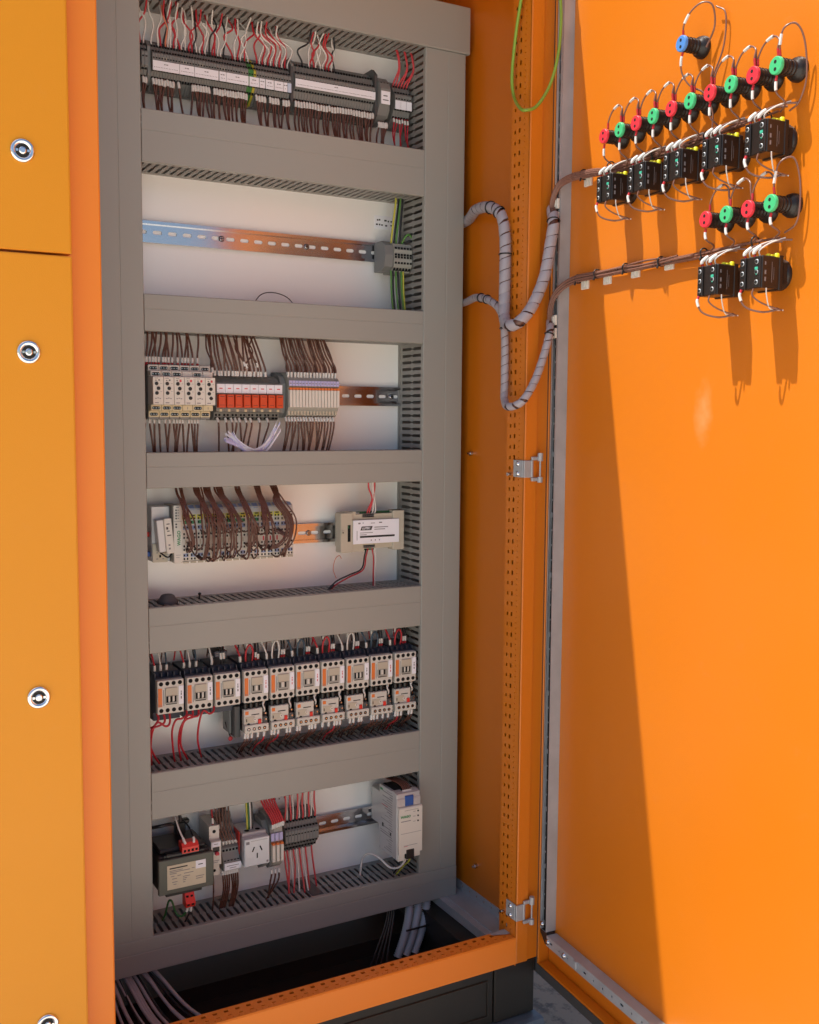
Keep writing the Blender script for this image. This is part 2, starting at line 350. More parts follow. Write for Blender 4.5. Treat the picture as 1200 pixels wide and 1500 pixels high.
def wire(pts, m, label, group, r=1.0, sleeve=None, ferr=None, sub=5, frame=None, name='wire', cat='wire', nseg=6, sleeve_m='sleeve_white', sr=0.75):
    path = spline(pts, sub)
    if frame is not None: path = [frame @ p for p in path]
    if group in STUFFG:
        FINE.m(m).tube(path, r, nseg)
        if sleeve:
            for s0, s1 in (sleeve if isinstance(sleeve, list) else [sleeve]): FINE.m(sleeve_m).tube(cut(path, s0, s1), r+sr, 6)
        if ferr: FINE.m('ferrule_red').tube(cut(path, *ferr), r+0.45, 6)
        return None
    b = path[0].copy(); path = [p-b for p in path]
    o = MB().m(m).tube(path, r, nseg).build(name, None, b); tag(o, label, cat, group)
    if sleeve:
        for s0, s1 in (sleeve if isinstance(sleeve, list) else [sleeve]):
            MB().m(sleeve_m).tube(cut(path, s0, s1), r+sr, 6).build('marker_sleeve', o)
    if ferr: MB().m('ferrule_red').tube(cut(path, *ferr), r+0.45, 6).build('ferrule', o)
    return o

# ------------------------------------------------------------------ setting
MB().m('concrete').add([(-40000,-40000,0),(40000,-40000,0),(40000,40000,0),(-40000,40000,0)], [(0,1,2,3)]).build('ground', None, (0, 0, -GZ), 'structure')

# ------------------------------------------------------------------ the cabinet
YF, TOP, BOT = -240.0, 844.0, -884.0
cab = thing('switchboard_cabinet', 'orange steel switchboard cabinet standing open on a black plinth', 'cabinet', (0, 0, BOT))
cz = -BOT
def cpart(mb, name, parent=None, kind=None, label=None): return mb.build(name, parent or cab, (0, 0, cz) if parent is None else (0, 0, 0), kind, label)
def post_holes(z0, z1):
    h = []
    for k in range(11):
        z = z0+5+17.5*k; h.append(rect(-199.5, -195, z, z+5.5)); h.append(rect(-212, -207, z, z+7))
    for k in range(21): h.append(circ(-223, z0+4.6+9.1667*k, 1.3, 6))
    return h
rp = MB().m('door_orange')  # post and flange darker than the other frame parts, door's shade painted in
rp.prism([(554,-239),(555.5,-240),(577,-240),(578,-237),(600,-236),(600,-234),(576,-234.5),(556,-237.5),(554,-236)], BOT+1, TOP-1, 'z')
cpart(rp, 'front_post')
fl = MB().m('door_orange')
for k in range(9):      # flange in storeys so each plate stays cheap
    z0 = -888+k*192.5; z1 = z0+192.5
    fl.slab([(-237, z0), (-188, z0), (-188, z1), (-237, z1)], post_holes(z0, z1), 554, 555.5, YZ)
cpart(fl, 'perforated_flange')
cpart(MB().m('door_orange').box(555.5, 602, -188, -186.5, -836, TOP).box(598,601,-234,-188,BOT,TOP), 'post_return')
cpart(MB().m('inner_orange_shaded').box(602, 606, -186.5, 260, BOT, TOP), 'side_wall')
cpart(MB().m('inner_orange_shaded').box(-240, 602, 255, 260, BOT, TOP), 'back_wall')
cpart(MB().m('inner_orange_shaded').box(-240, -234, -186, 255, BOT, TOP), 'far_side_wall')
cpart(MB().m('frame_orange').box(-780, 600, YF+1, 270, TOP, TOP+6, 1.5), 'roof')
lp = MB().m('frame_orange').prism([(-198,-240),(-121,-240),(-119,-238.5),(-119,-200),(-121,-200),(-121,-236),(-198,-236)], BOT+1, TOP-1, 'z')
cpart(lp, 'centre_post')
br = MB().m('frame_orange')
br.prism([(-240,-883),(-240,-839),(-238,-837),(-236,-838.5),(-237.5,-840),(-237.5,-883)], -118.9, 553.8, 'x')
cpart(br, 'bottom_rail')
hl = []; x = -112
while x < 540: hl.append(rect(x, x+7, -216, -210.5)); hl.append(rect(x+2, x+8, -226, -223.5)); x += 17.5
x = -112
while x < 545: hl.append(circ(x, -231, 1.2, 6)); x += 9.2
cpart(MB().m('frame_orange').slab(rect(-118.9, 553.8, -236.2, -204), hl, -840, -838.5, XY).box(-118.9, 553.8, -205.5, -204, -884, -840), 'bottom_rail_flange')
cpart(MB().m('frame_orange').box(-118.9, 553.8, -240, -204, 800, 843.5), 'top_rail')
# galvanised depth rail at the floor
g = MB().m('galv')
g.slab([(-186, -866), (250, -866), (250, -848), (-186, -848)], [circ(y, -856, 2.6, 8) for y in range(-170, 240, 25)], 599.5, 601.2, YZ)
g.box(546, 599.5, -204, 250, -867.5, -866).box(546, 547.5, -204, 250, -883, -867.5).box(560, 561.5, -204, 250, -866, -864)
cpart(g, 'depth_rail')
g = MB().m('galv').cyl((530,-215,-838),(530,-215,-835),4,6)
g.X = None
cpart(MB().m('galv').add([(520,-208,-836.8),(546,-204,-836.8),(590,-204,-836.8),(590,-214,-836.8),(548,-222,-836.8),(525,-214,-836.8)], [(0,1,2,3,4,5)]), 'corner_bracket')
for (y, z) in ((-56, -791), (-21, -17)):
    cpart(MB().m('zinc').cyl((602, y+14, z-6), (596, y+14, z-6), 4.2, 6).cyl((596, y+14, z-6), (592, y+14, z-6), 2.4, 8), 'wall_bolt')
# mounting plate
cpart(MB().m('plate_white').box(-100, 586, 95, 98, -872, 800), 'mounting_plate')
# gland plates in the floor
f = MB().m('gland_black')
f.box(-230, 590, -204, 255, -958, -955).box(-230, 590, 20, 24, -955, -925).box(-230, 590, 24, 255, -928, -925).box(-230, 590, -90, -88, -955, -948)
cpart(f, 'gland_plate')
# hinges on the front post
def hinge(z):
    h = MB().m('galv')
    h.box(551, 553.8, -238, -212, z-14, z+14, 0.6).box(551, 566, -243, -240.2, z-14, z+14, 0.8)
    h.box(565, 578, -246, -241.5, z-20, z-14.2, 0.8).box(565, 578, -246, -241.5, z+14.2, z+20, 0.8).box(565, 569, -244, -241.5, z-14, z+14, 0.8)
    h.m('galv').cyl((580, -247, z-22), (580, -247, z-13), 4.4, 12).cyl((580, -247, z+13), (580, -247, z+26), 4.4, 12).cyl((580, -247, z-13), (580, -247, z+13), 1.5, 8)
    o = cpart(h, 'hinge')
    for zz in (z-8, z+8): MB().m('chrome').lathe((551, -226, zz), (-1, 0, 0), [(0, 4), (2, 3.8), (3.2, 2)], 8).build('hinge_screw', o, (0, 0, 0))
    MB().m('chrome').cyl((554, -204, z-10), (545, -204, z-10), 3.2, 6).build('hinge_screw', o)
for z in (-40, -793): hinge(z)
# plinth and the beam it stands on
cpart(MB().m('plinth_black').box(514, 596, -236, 250, BOT-96, BOT-0.5, 1.5), 'plinth_corner')
pp = MB().m('plinth_black').box(-200, 512.5, -233, -229, BOT-96, BOT-0.5, 1.0)
pp.box(-150, 502, -235.5, -233.2, BOT-20, BOT-17.5, 0.8).box(-150, 502, -235.5, -233.2, BOT-82, BOT-79.5, 0.8).box(500, 502.5, -235.5, -233.2, BOT-79.5, BOT-20, 0.8)
cpart(pp, 'plinth_panel')
cpart(MB().m('plinth_black').box(-780, -200, -236, 250, BOT-96, BOT-0.5, 1.5), 'plinth_panel')
bm_ = MB().m('beam_steel').prism([(-262,-1078),(-262,-990),(-258,-983),(-250,-981.5),(240,-981.5),(240,-1078)], -700, 601, 'x')
o = bm_.build('base_beam', None, (0, 0, 0)); tag(o, 'grey painted steel beam lying on the concrete beneath the black plinth', 'steel beam')

# neighbouring cubicle of the same board: body + two doors with locks
lc = thing('side_cabinet', 'closed orange neighbour cabinet with two stacked doors and quarter turn locks', 'cabinet', (-480, 0, BOT))
MB().m('frame_orange').box(-780, -243, -238, 262, BOT, TOP-1).build('cabinet_body', lc, (480, 0, cz))
def lock(parent, x, z):
    r = MB().m('chrome').lathe((x, -262, z), (0, -1, 0), [(-0.5, 14.5), (1.5, 14.5), (3.2, 13.2), (3.6, 11), (2.2, 8.6), (1.8, 8.4)], 28)
    o = r.build('lock', parent)
    MB().m('black_matte').lathe((x, -263.6, z), (0, -1, 0), [(0, 8.3), (0.6, 8.3)], 20).build('lock_insert', o)
    MB().m('chrome').lathe((x, -264.1, z), (0, -1, 0), [(0, 4.6), (1.2, 4.4), (1.3, 2.6)], 14).box(x-8, x-5.2, -265.2, -264, z-1.4, z+1.4).box(x+5.2, x+8, -265.2, -264, z-1.4, z+1.4).build('lock_pin', o)
def door_panel(z0, z1, lab, locks):
    p = MB().m('left_orange_lit')
    pr = [(-160, -243), (-160, -259), (-162.5, -262), (-778, -262), (-778, -243)]
    p.prism(pr, z0+1.2, z1-1.2, 'z'); p.box(-777, -161, -261.2, -243, z0, z1)
    o = p.build('door', lc, (480, 0, cz), None, lab)
    for (x, z) in locks: lock(o, x, z)
door_panel(244, TOP-6, 'upper orange door', [(-216.5, 363), (-216.5, 700)])
door_panel(BOT+8, 240.5, 'lower orange door', [(-215, 120), (-213.5, -317), (-213, -757)])

# ------------------------------------------------------------------ the open door
DA = math.atan2(-0.99664, -0.0819)
H = (600, -250, 0)
DM = Matrix.Rotation(DA, 4, 'Z'); DM.translation = Vector(H)      # door frame in mm: x = u out from hinge, -y = out of the panel, z
# y offsets: panel face at y=+22 (recess), rim at y=0
door = MB().m('door_sheet')
DZ0, DZ1, DU0, DU1 = -912, 850, -24, 770
door.box(DU0, DU1, 22, 25, DZ0, DZ1)
o = bpy.data.objects.new('cabinet_door', None); C.objects.link(o); o.parent = cab; o.location = Vector((600, -250, cz))*MM; o.rotation_euler = (0, 0, DA); DOOR = o
door.build('door_panel', DOOR)
rim = MB().m('door_orange')
for (a, b, c_, d_) in ((DU0, -11.5, DZ0, DZ1), (DU1-12, DU1, DZ0, DZ1)): rim.box(a, b, 0.8, 21.9, c_, d_, 1)
rim.box(-11.4, DU1-12.1, 0.8, 21.9, DZ0, DZ0+19, 1).box(-11.4, DU1-12.1, 0.8, 21.9, DZ1-19, DZ1, 1)
rim.build('door_rim', DOOR)
gs = MB().m('gasket')
gs.box(DU0, -14, -1.2, 0.7, DZ0, DZ1, 0.6).box(-13.9, DU1, -1.2, 0.7, DZ0, DZ0+17, 0.6).box(-13.9, DU1, -1.2, 0.7, DZ1-17, DZ1, 0.6)
gs.build('door_seal', DOOR)
def srail(horiz, L0, L1):
    holes = []; t = L0+14; k = 0
    while t < L1-10:
        if k % 4 == 0: holes.append(('b', t))
        else: holes.append(('s', t))
        t += 25; k += 1
    return holes
vr = MB().m('galv')
hs = [rrect(-1.8, 1.8, z-4.5, z+4.5, 1.7, 2) if q == 'b' else circ(0, z, 1.9, 8) for q, z in srail(False, -830, 830)]
vr.slab(rect(-9, 9, -830, 830), [[(a, b) for a, b in h] for h in hs], 2, 3.5, XZ)
vr.box(7.5, 9, 3.5, 21.9, -830, 830).box(-9, -7.5, 3.5, 21.9, -830, 830).m('hole').box(-7.4, 7.4, 8, 9, -828, 828)
vr.build('stiffener_rail', DOOR)
hr = MB().m('galv')
hs = [rrect(x-4.5, x+4.5, -843-1.8, -843+1.8, 1.7, 2) if q == 'b' else circ(x, -843, 1.9, 8) for q, x in srail(True, 12, 740)]
hr.slab(rect(12, 740, -852, -834), hs, 2, 3.5, XZ)
hr.box(12, 740, 3.5, 21.9, -835.5, -834).box(12, 740, 3.5, 21.9, -852, -850.5).m('hole').box(14, 738, 8, 9, -850, -836)
hr.build('stiffener_rail', DOOR)
MB().m('black_plastic').prism([(-11, -831), (9, -831), (11, -835), (11, -853), (4, -853), (-11, -838)], 4, 20, 'y').build('corner_block', DOOR)
for (u, z) in ((-2, -819), (17, -843)): MB().m('zinc').lathe((u, 2, z), (0, -1, 0), [(0, 4.6), (2.4, 4.2), (3.6, 2)], 8).build('rail_screw', DOOR)
MB().m('zinc').lathe((66, 2, -843), (0, -1, 0), [(0, 5), (2.4, 4.2), (3.6, 2)], 8).build('rail_screw', DOOR)
MB().m('galv').box(98, 108, -3, 2, -846, -833, 1).build('rail_clip', DOOR)

# ------------------------------------------------------------------ cable ducts
ZB = dict(d1=(684.7, 765), d2=(430.2, 510), d3=(173.6, 230.7), d4=(-72.6, -15.7), d5=(-337.5, -263.3), d6=(-611.8, -533.8), d7=(-866.5, -807.8))
def slot_poly(a0, p, hw=2.7, nw=1.0, y0=9, y1=82):
    ym = (y0+y1)/2
    return [(a0-hw, y0), (a0+hw, y0), (a0+hw, ym-5), (a0+nw, ym-2), (a0+nw, ym+2), (a0+hw, ym+5), (a0+hw, y1), (a0-hw, y1), (a0-hw, ym+5), (a0-nw, ym+2), (a0-nw, ym-2), (a0-hw, ym-5)]
def duct_h(x0, x1, z0, z1, label, ylid=0.0, groove=True, slots=(0, 500)):
    t = thing('cable_duct', label, 'cable duct', ((x0+x1)/2, 95, z0), 0, 'grey slotted cable ducts framing the bays'); ox, oz = -(x0+x1)/2, -z0
    h = z1-z0; zc = z0+h*0.60
    pf = [(ylid+9, z0), (ylid+1.2, z0), (ylid, z0+1.2)]
    if groove: pf += [(ylid, zc-1), (ylid+0.5, zc-0.5), (ylid+0.5, zc+0.5), (ylid, zc+1)]
    pf += [(ylid, z1-1.2), (ylid+1.2, z1), (ylid+9, z1), (ylid+9, z1-1.5), (ylid+2, z1-1.5), (ylid+2, z0+1.5), (ylid+9, z0+1.5)]
    MB().m('duct_grey').prism(pf, x0, x1, 'x').build('duct_lid', t, (ox, -95, oz))
    b = MB().m('duct_side'); n0, n1 = slots
    for (za, zb) in ((z0+2.2, z0+3.8), (z1-3.8, z1-2.2)):
        hs = []; a = n0+7
        while a < n1-4: hs.append(slot_poly(a, 0)); a += 12.1
        b.slab(rect(n0, n1, 2.5, 92), hs, za, zb, XY)
    b.box(x0, x1, 92, 94.8, z0+2.2, z1-2.2)
    b.build('slotted_wall', t, (ox, -95, oz)); return t
def duct_v(x0, x1, z0, z1, label, side):
    t = thing('cable_duct', label, 'cable duct', ((x0+x1)/2, 95, z0), 0, 'grey slotted cable ducts framing the bays'); ox, oz = -(x0+x1)/2, -z0
    xm = x0+(x1-x0)*0.56
    pf = [(x0, 9), (x0, 1.2), (x0+1.2, 0), (xm-1, 0), (xm-0.5, 0.5), (xm+0.5, 0.5), (xm+1, 0), (x1-1.2, 0), (x1, 1.2), (x1, 9), (x1-1.5, 9), (x1-1.5, 2), (x0+1.5, 2), (x0+1.5, 9)]
    MB().m('duct_grey').prism(pf, z0+0.6, z1-0.6, 'z').build('duct_lid', t, (ox, -95, oz))
    b = MB().m('duct_side')
    for xa in ((x0+2.2, x0+3.8), (x1-3.8, x1-2.2)):
        z = z0
        while z < z1-1:
            zz = min(z+242, z1); hs = []; a = z+6
            while a < zz-5: hs.append([(q, p) for p, q in slot_poly(a, 0)]); a += 12.1
            b.slab([(2.5, z), (92, z), (92, zz), (2.5, zz)], hs, xa[0], xa[1], YZ); z = zz
    b.box(x0, x1, 92, 94.8, z0, z1)
    b.build('slotted_wall', t, (ox, -95, oz)); return t
duct_v(-82, 0, -807.8, 684.5, 'tall vertical grey duct beside the orange centre post', -1)
duct_v(500, 582, -807.8, 684.5, 'tall vertical grey duct at the hinge side of the bays', 1)
duct_h(-82, 588, *ZB['d1'], 'topmost horizontal grey duct above the upper terminal rows', -3.5, False)
duct_h(0.8, 499.2, *ZB['d2'], 'horizontal grey duct between the terminal rows and the empty rail', 0.6)
duct_h(0.8, 499.2, *ZB['d3'], 'horizontal grey duct between the empty rail and the relay row', 0.6)
duct_h(0.8, 499.2, *ZB['d4'], 'horizontal grey duct between the relay row and the input output modules', 0.6)
duct_h(0.8, 499.2, *ZB['d5'], 'horizontal grey duct right above the contactor row', 0.6)
duct_h(0.8, 499.2, *ZB['d6'], 'horizontal grey duct between the contactor row and the transformer', 0.6)
duct_h(-82, 582, *ZB['d7'], 'lowest horizontal grey duct beneath the transformer and the power supply', 0.0)
# blanking insert on the bottom duct wall and loose bits
o = MB().m('term_dark').box(-11, 11, -34, 34, 0, 1.2, 0.4).build('duct_insert', None, (300, 47, -809.8)); tag(o, 'small black plastic insert lying over the slots of the lowest duct', 'insert')

# ------------------------------------------------------------------ DIN rails
def din_rail(x0, x1, zc, label, screws=(), off=0.0):
    L = x1-x0; t = thing('din_rail', label, 'mounting rail', (x0, 95, zc), 0, None)
    b = MB().m('zinc'); hs = []; a = 12+off
    while a < L-6: hs.append(rrect(a-7.5, a+7.5, -3.1, 3.1, 3.0, 3)); a += 25
    b.slab(rect(0, L, -12.5, 12.5), hs, -2.2, -1.0, XZ)
    for s in (1, -1):
        b.box(0, L, -7.5, -2.2, s*12.5, s*13.7).box(0, L, -8.7, -7.5, s*12.5, s*17.5)
    b.build('rail_profile', t)
    for x in screws:
        MB().m('zinc').lathe((x-x0, -2.2, 0), (0, -1, 0), [(0, 5.2), (1.6, 5.0), (2.6, 3.2)], 12).m('hole').box(x-x0-3, x-x0+3, -5, -4.7, -0.6, 0.6).box(x-x0-0.6, x-x0+0.6, -5, -4.7, -3, 3).build('rail_screw', t)
    return t
din_rail(4, 498, 597, 'metal mounting rail carrying the upper terminal rows')
din_rail(4, 476, 340, 'empty slotted metal rail reflecting blue and orange', (158, 314), 8)
din_rail(4, 507, 80, 'metal rail running out of the relay row towards the side duct', (485,), 0)
din_rail(4, 376, -167, 'metal rail showing orange between the modules and the grey controller', (317,), 13)
din_rail(4, 496, -412, 'metal rail behind the contactors')
din_rail(4, 462, -714, 'metal rail between the terminals and the power supply', (466-12,), 4)

# ------------------------------------------------------------------ terminals
def term_mesh(wd, body='term_grey', h=30, d=48):
    b = MB().m(body)
    pf = [(0, -h-9), (-16, -h-9), (-22, -h-4), (-28, -h), (-36, -h+7), (-d+7, -16), (-d, -10), (-d, 10), (-d+7, 16), (-36, h-7), (-28, h), (-20, h+6), (0, h+6)]
    b.prism(pf, -wd/2+0.3, wd/2-0.3, 'x')
    b.m('hole')
    for s in (1, -1):
        b.box(-wd*0.3, wd*0.3, -d+3.4, -d+6, s*12, s*15.6)
        b.box(-wd*0.3, wd*0.3, -36.8, -33, s*(h-7.5), s*(h-4))
    b.box(-wd*0.3, wd*0.3, -d-0.1, -d+2, 2.2, 4.4)
    return b.mesh('terminal')
def end_bracket(parent, x, wd=6, h=34, d=40, m='term_grey', name='end_bracket'):
    b = MB().m(m).prism([(0, -h), (-d*0.7, -h), (-d, -h+12), (-d, h-12), (-d*0.7, h), (0, h)], x, x+wd, 'x')
    return b.build(name, parent)
def strip(x0, n, pitch, zc, label, segs, body='term_grey', special=None, y=88.5, h=30, d=48, mk=(-16, -1)):
    t = thing('terminal_strip', label, 'terminal strip', (x0, y, zc)); base = term_mesh(pitch, body, h, d); sp = {}
    for k in range(n):
        me = base
        if special and k in special:
            mn = special[k]
            if mn not in sp: sp[mn] = term_mesh(pitch, mn, h, d)
            me = sp[mn]
        link('terminal', me, t, (pitch*(k+0.5), 0, 0))
    for (a, b_, m_, tick) in segs:
        o = MB().m(m_).box(a*pitch+0.3, b_*pitch-0.3, -d-1.6, -d-0.15, mk[0], mk[1], 0.3).build('marker_strip', t)
        pr = MB().m('print_grey'); zc_ = (mk[0]+mk[1])/2; x = a*pitch+2.5; w_ = (b_-a)*pitch
        if tick:
            xx = x
            while xx < b_*pitch-3: pr.box(xx, xx+rnd.uniform(.8, 1.6), -d-1.75, -d-1.6, zc_-3.2, zc_-2.2); xx += 2.6
            mid = (a+b_)/2*pitch; pr.box(mid-3.5, mid-1, -d-1.75, -d-1.6, zc_+2, zc_+3.4).box(mid, mid+3, -d-1.75, -d-1.6, zc_+2, zc_+3.4)
            pr.build('marker_print', o, (0, 0, 0), 'stuff')
    return t
ZR1 = 597
t = strip(13, 2, 5.2, ZR1, 'pair of grey terminals at the start of the top row beside the vertical duct', [])
end_bracket(t, 11.5, 5)
segA = [(0, 9.5, 'label_white', 1), (9.5, 14.8, 'label_white', 1), (14.8, 23.7, 'label_white', 1), (23.9, 26.5, 'label_white', 1), (26.5, 35, 'label_white', 1), (35.2, 39, 'label_white', 1)]
t = strip(30, 39, 4.53, ZR1, 'long row of grey terminals with many white marker strips, under the red and white wires', segA, special={35: 'term_green', 36: 'term_green', 37: 'term_yellow'})
for x in (4, 10.5, 17, 24.6, 32.5): MB().m('device_cream').box(x*4.53-1, x*4.53+9, -47.5, -46, 2.2, 6.4, 0.4).build('group_marker', t)
t = strip(207, 12, 4.75, ZR1, 'grey terminal row with short marker strips right of the green earth terminals', [(0, 2.2, 'label_white', 1), (2.3, 5.4, 'label_white', 1), (5.5, 9, 'label_white', 1), (9, 10.5, 'label_white', 1), (10.5, 12, 'label_blue', 0)])
end_bracket(t, 57.5, 4.5, 40, 44, 'term_dark')
t = strip(271, 29, 5.2, ZR1+6, 'grey terminal row with one long unbroken white marker strip', [(0, 29, 'label_white', 1)], h=34, mk=(-10, 3))
end_bracket(t, -4.5, 4, 40, 42, 'term_grey'); end_bracket(t, 151, 5, 46, 46, 'term_dark')
t = thing('fuse_terminal_block', 'taller grey terminal block with white marker near the right end of the top row', 'terminal block', (427.5, 88.5, ZR1+3))
fb = MB().m('term_grey')
fb.prism([(0,-40),(-30,-40),(-44,-30),(-56,-10),(-58,12),(-52,24),(-40,34),(-20,40),(0,36)], 0, 19.5, 'x').m('hole')
for k in range(3): fb.box(2+k*6.2, 5.6+k*6.2, -52.6, -49, 20, 24).box(2+k*6.2, 5.6+k*6.2, -57.6, -55, 8, 11)
fb.build('block_body', t); MB().m('label_white').box(1, 18.5, -58.6, -57.2, -14, 8, 0.4).build('marker_strip', t)
MB().m('print_dark').box(5, 13, -58.8, -58.6, -1, 0.5).box(4, 15, -58.8, -58.6, -8, -6.6).build('marker_print', t, (0, 0, 0), 'stuff')
t = strip(461, 6, 5.6, ZR1+2, 'short grey terminal row with red wires in front of the slotted side duct', [(0, 2, 'label_white', 0), (2, 4, 'label_white', 0), (4, 6, 'label_white', 0)], h=32, mk=(-15, 0))
end_bracket(t, -6, 5, 26, 30, 'term_light'); end_bracket(t, 34, 3.5, 30, 34)
# dark filler base profile visible below the rows
def row_wires_bottom(xs, y0, z0, zend, m, label, group, r=1.65, spread=14, sl=(1, 10.5), bunch=None, yend=38):
    for i, x in enumerate(xs):
        xe = x+rnd.uniform(-4, 4) if bunch is None else min(bunch, key=lambda q: abs(q-x))+rnd.uniform(-3, 3)
        pts = [(x, y0, z0), (x+0.5, y0-2, z0-8), (x*0.5+xe*0.5+rnd.uniform(-2, 2), y0-1, (z0+zend)/2), (xe, yend+rnd.uniform(-8, 8), zend)]
        j = rnd.uniform(0, 2.2); wire(pts, m, label, group, r, sleeve=(sl[0]+j, sl[1]+j))
LB = 'thin brown wire with white number sleeve dropping from the top terminal row into the duct below'
xs = [17, 21]+[31+4.53*k+2 for k in range(39) if k not in (8, 10, 11, 12, 13, 35, 36, 37, 21)]+[208+4.75*k+2 for k in range(12) if k not in (3, 8)]
row_wires_bottom(xs, 50, ZR1-25, 500, 'wire_brown', LB, 'brown wires below the top terminals', bunch=[20, 42, 62, 80, 88, 108, 128, 140, 152, 168, 180, 196, 214, 224, 236, 245, 262])
row_wires_bottom([272+5.2*k+2 for k in range(29)], 48, ZR1-24, 500, 'wire_brown', LB, 'brown wires below the top terminals', bunch=[276, 290, 304, 314, 330, 346, 352, 366, 380, 396, 408])
row_wires_bottom([430, 434, 438, 442, 445], 44, ZR1-38, 500, 'wire_brown', LB, 'brown wires below the top terminals', bunch=[424, 436])
row_wires_bottom([463+5.6*k for k in range(6)], 50, ZR1-26, 505, 'wire_red', 'red wire leaving the underside of the last terminal row beside the side duct', 'red wires under the last top terminals', r=1.25, bunch=[464, 476, 488], sl=(1.5, 8))
# top wires of row 1 : (x at terminal, x at duct, colour, wobble)
T1 = [(15, 22, 'r', -6), (21, 12, 'w', 6), (33, 28, 'w', 5), (44, 48, 'w', -4), (48, 60, 'r', -8), (53, 56, 'k', 3), (56, 50, 'o', 4), (60, 58, 'w', 2), (64, 60, 'w', 1), (69, 48, 'r', 9), (73, 70, 'w', 2), (78, 68, 'r', -10), (82, 82, 'w', 7), (88, 86, 'w', -2),
      (94, 84, 'r', 10), (99, 110, 'r', -9), (101, 104, 'k', 3), (106, 94, 'w', -3), (112, 126, 'w', 4), (116, 104, 'r', 6), (121, 112, 'w', 8), (128, 140, 'k', -5), (133, 122, 'r', 8), (137, 145, 'r', -4), (142, 128, 'w', 6), (147, 158, 'w', 3), (152, 150, 'k', 3),
      (166, 160, 'r', -14), (171, 174, 'w', -4), (176, 170, 'r', 5), (181, 192, 'w', 4), (188, 205, 'r', -7), (193, 184, 'w', -10), (209, 212, 'r', -8), (214, 208, 'w', 9), (219, 200, 'r', 11), (224, 206, 'w', 13), (229, 214, 'r', 11), (234, 212, 'w', 14), (239, 220, 'r', 10), (244, 222, 'w', 15), (249, 228, 'r', 9), (254, 234, 'w', 14), (259, 240, 'r', 8), (264, 240, 'w', 17),
      (290, 298, 'k', -14), (303, 310, 'w', -5), (305, 306, 'r', 6), (312, 318, 'r', -8), (316, 322, 'w', 5), (324, 316, 'w', -6), (329, 322, 'w', 8), (334, 326, 'r', 6), (340, 330, 'r', 10), (345, 344, 'w', 4), (350, 345, 'k', -5)]
CM = dict(r='wire_red', w='wire_white', k='wire_black', o='wire_orange')
CN = dict(r='dark red', w='white', k='black', o='orange')
for (xa, xb, c, wb) in T1:
    zt = 625 if xa < 268 else 634; yd = rnd.uniform(30, 72); zz = 686+rnd.uniform(0, 6)
    zm = zt+(zz-zt)*rnd.uniform(0.36, 0.5)
    pts = [(xa, 56, zt-3), (xa-0.4, 56, zt+7), (xa*0.62+xb*0.38+wb*0.9, 52, zm), (xa*0.3+xb*0.7-wb*0.25, 50, zm+(zz-zm)*0.45), (xb, yd, zz)]
    wire(pts, CM[c], '%s wire rising in a curve from the top terminal row into the duct above' % CN[c], '%s wires above the top terminals' % CN[c], 1.45, sub=6)
for k in range(6):
    xa = 463+5.6*k; xb = (468, 470, 484, 485, 497, 498)[k]
    wire([(xa, 54, 622), (xa+1, 52, 632), (xb+3, 46, 655), (xb, 45, 678), (xb-2, 52, 694)], 'wire_pinkred', 'bright red wire rising beside the slotted side duct into the top duct', 'bright red wires above the last terminals', 1.5, sub=6)

# ------------------------------------------------------------------ bay 2: earth terminals, sticker, wires
t = thing('earth_terminal_block', 'block of six terminals with green and yellow wires at the end of the empty rail', 'terminal block', (446, 88.5, 331))
MB().m('term_grey').prism([(0,-27),(-28,-27),(-40,-20),(-44,0),(-40,18),(-28,26),(0,26)], 0, 16, 'x').build('end_bracket', t)
pm = MB().m('term_light')
pm.prism([(-2,-30),(-34,-28),(-44,-18),(-46,-8),(-44,2),(-46,10),(-40,21),(-20,26),(-2,26)], -2.9, 2.9, 'x').m('hole')
for z in (13, 1.5, -3, -13): pm.box(-1.7, 1.7, -46.6, -42, z-1.7, z+1.7)
pm.box(-1.9, 1.9, -41, -36, -26, -19.5)
me = pm.mesh('terminal')
for k in range(6): link('terminal', me, t, (20+k*6.1, 0, 0))
sk = MB().m('label_white').box(0, 48, 94.2, 94.9, 0, 24).build('sticker', None, (449, 0, 384)); tag(sk, 'small printed white sticker on the back plate behind the green wires', 'sticker')
pk = MB().m('print_dark')
for (a, b_, z) in ((5, 8, 16), (9, 12, 16.5), (20, 25, 16), (27, 30, 15), (3, 7, 8), (9, 12, 8), (14, 17, 7.5), (22, 26, 7), (33, 36, 8), (33, 36, 15)): pk.box(a, b_, 93.9, 94.15, z-1.4, z+1.4)
pk.build('sticker_print', sk, (0, 0, 0), 'stuff')
for (xb, xt, c) in ((464, 470, 'wire_yellow'), (469.5, 475.5, 'wire_black'), (474, 479, 'wire_green'), (480, 484, 'wire_black')):
    nm = {'wire_yellow': 'yellow and green', 'wire_black': 'black', 'wire_green': 'green and yellow'}[c]
    wire([(xb, 58, 352), (xb, 56, 362), ((xb+xt)/2, 54, 395), (xt, 52, 425), (xt, 52, 436)], c, nm+' wire running up from the earth terminals into the duct', nm+' wires above the earth terminals', 1.9)
for (xa, xb, c) in ((462, 466, 'wire_green'), (466, 470, 'wire_black'), (472, 477, 'wire_green'), (476, 482, 'wire_black'), (483, 488, 'wire_green'), (487, 491, 'wire_yellow')):
    nm = {'wire_yellow': 'yellow', 'wire_black': 'black', 'wire_green': 'green and yellow'}[c]
    wire([(xa, 54, 305), (xa, 53, 296), ((xa+xb)/2-1.5, 52, 265), (xb, 50, 224)], c, nm+' wire hanging down from the earth terminals', nm+' wires below the earth terminals', 1.7)
wire([(484, 56, 352), (486, 50, 362), (492, 46, 370), (500, 50, 368), (508, 55, 362)], 'wire_green', 'short green and yellow wire arching from the earth terminals into the side duct', None, 1.8)
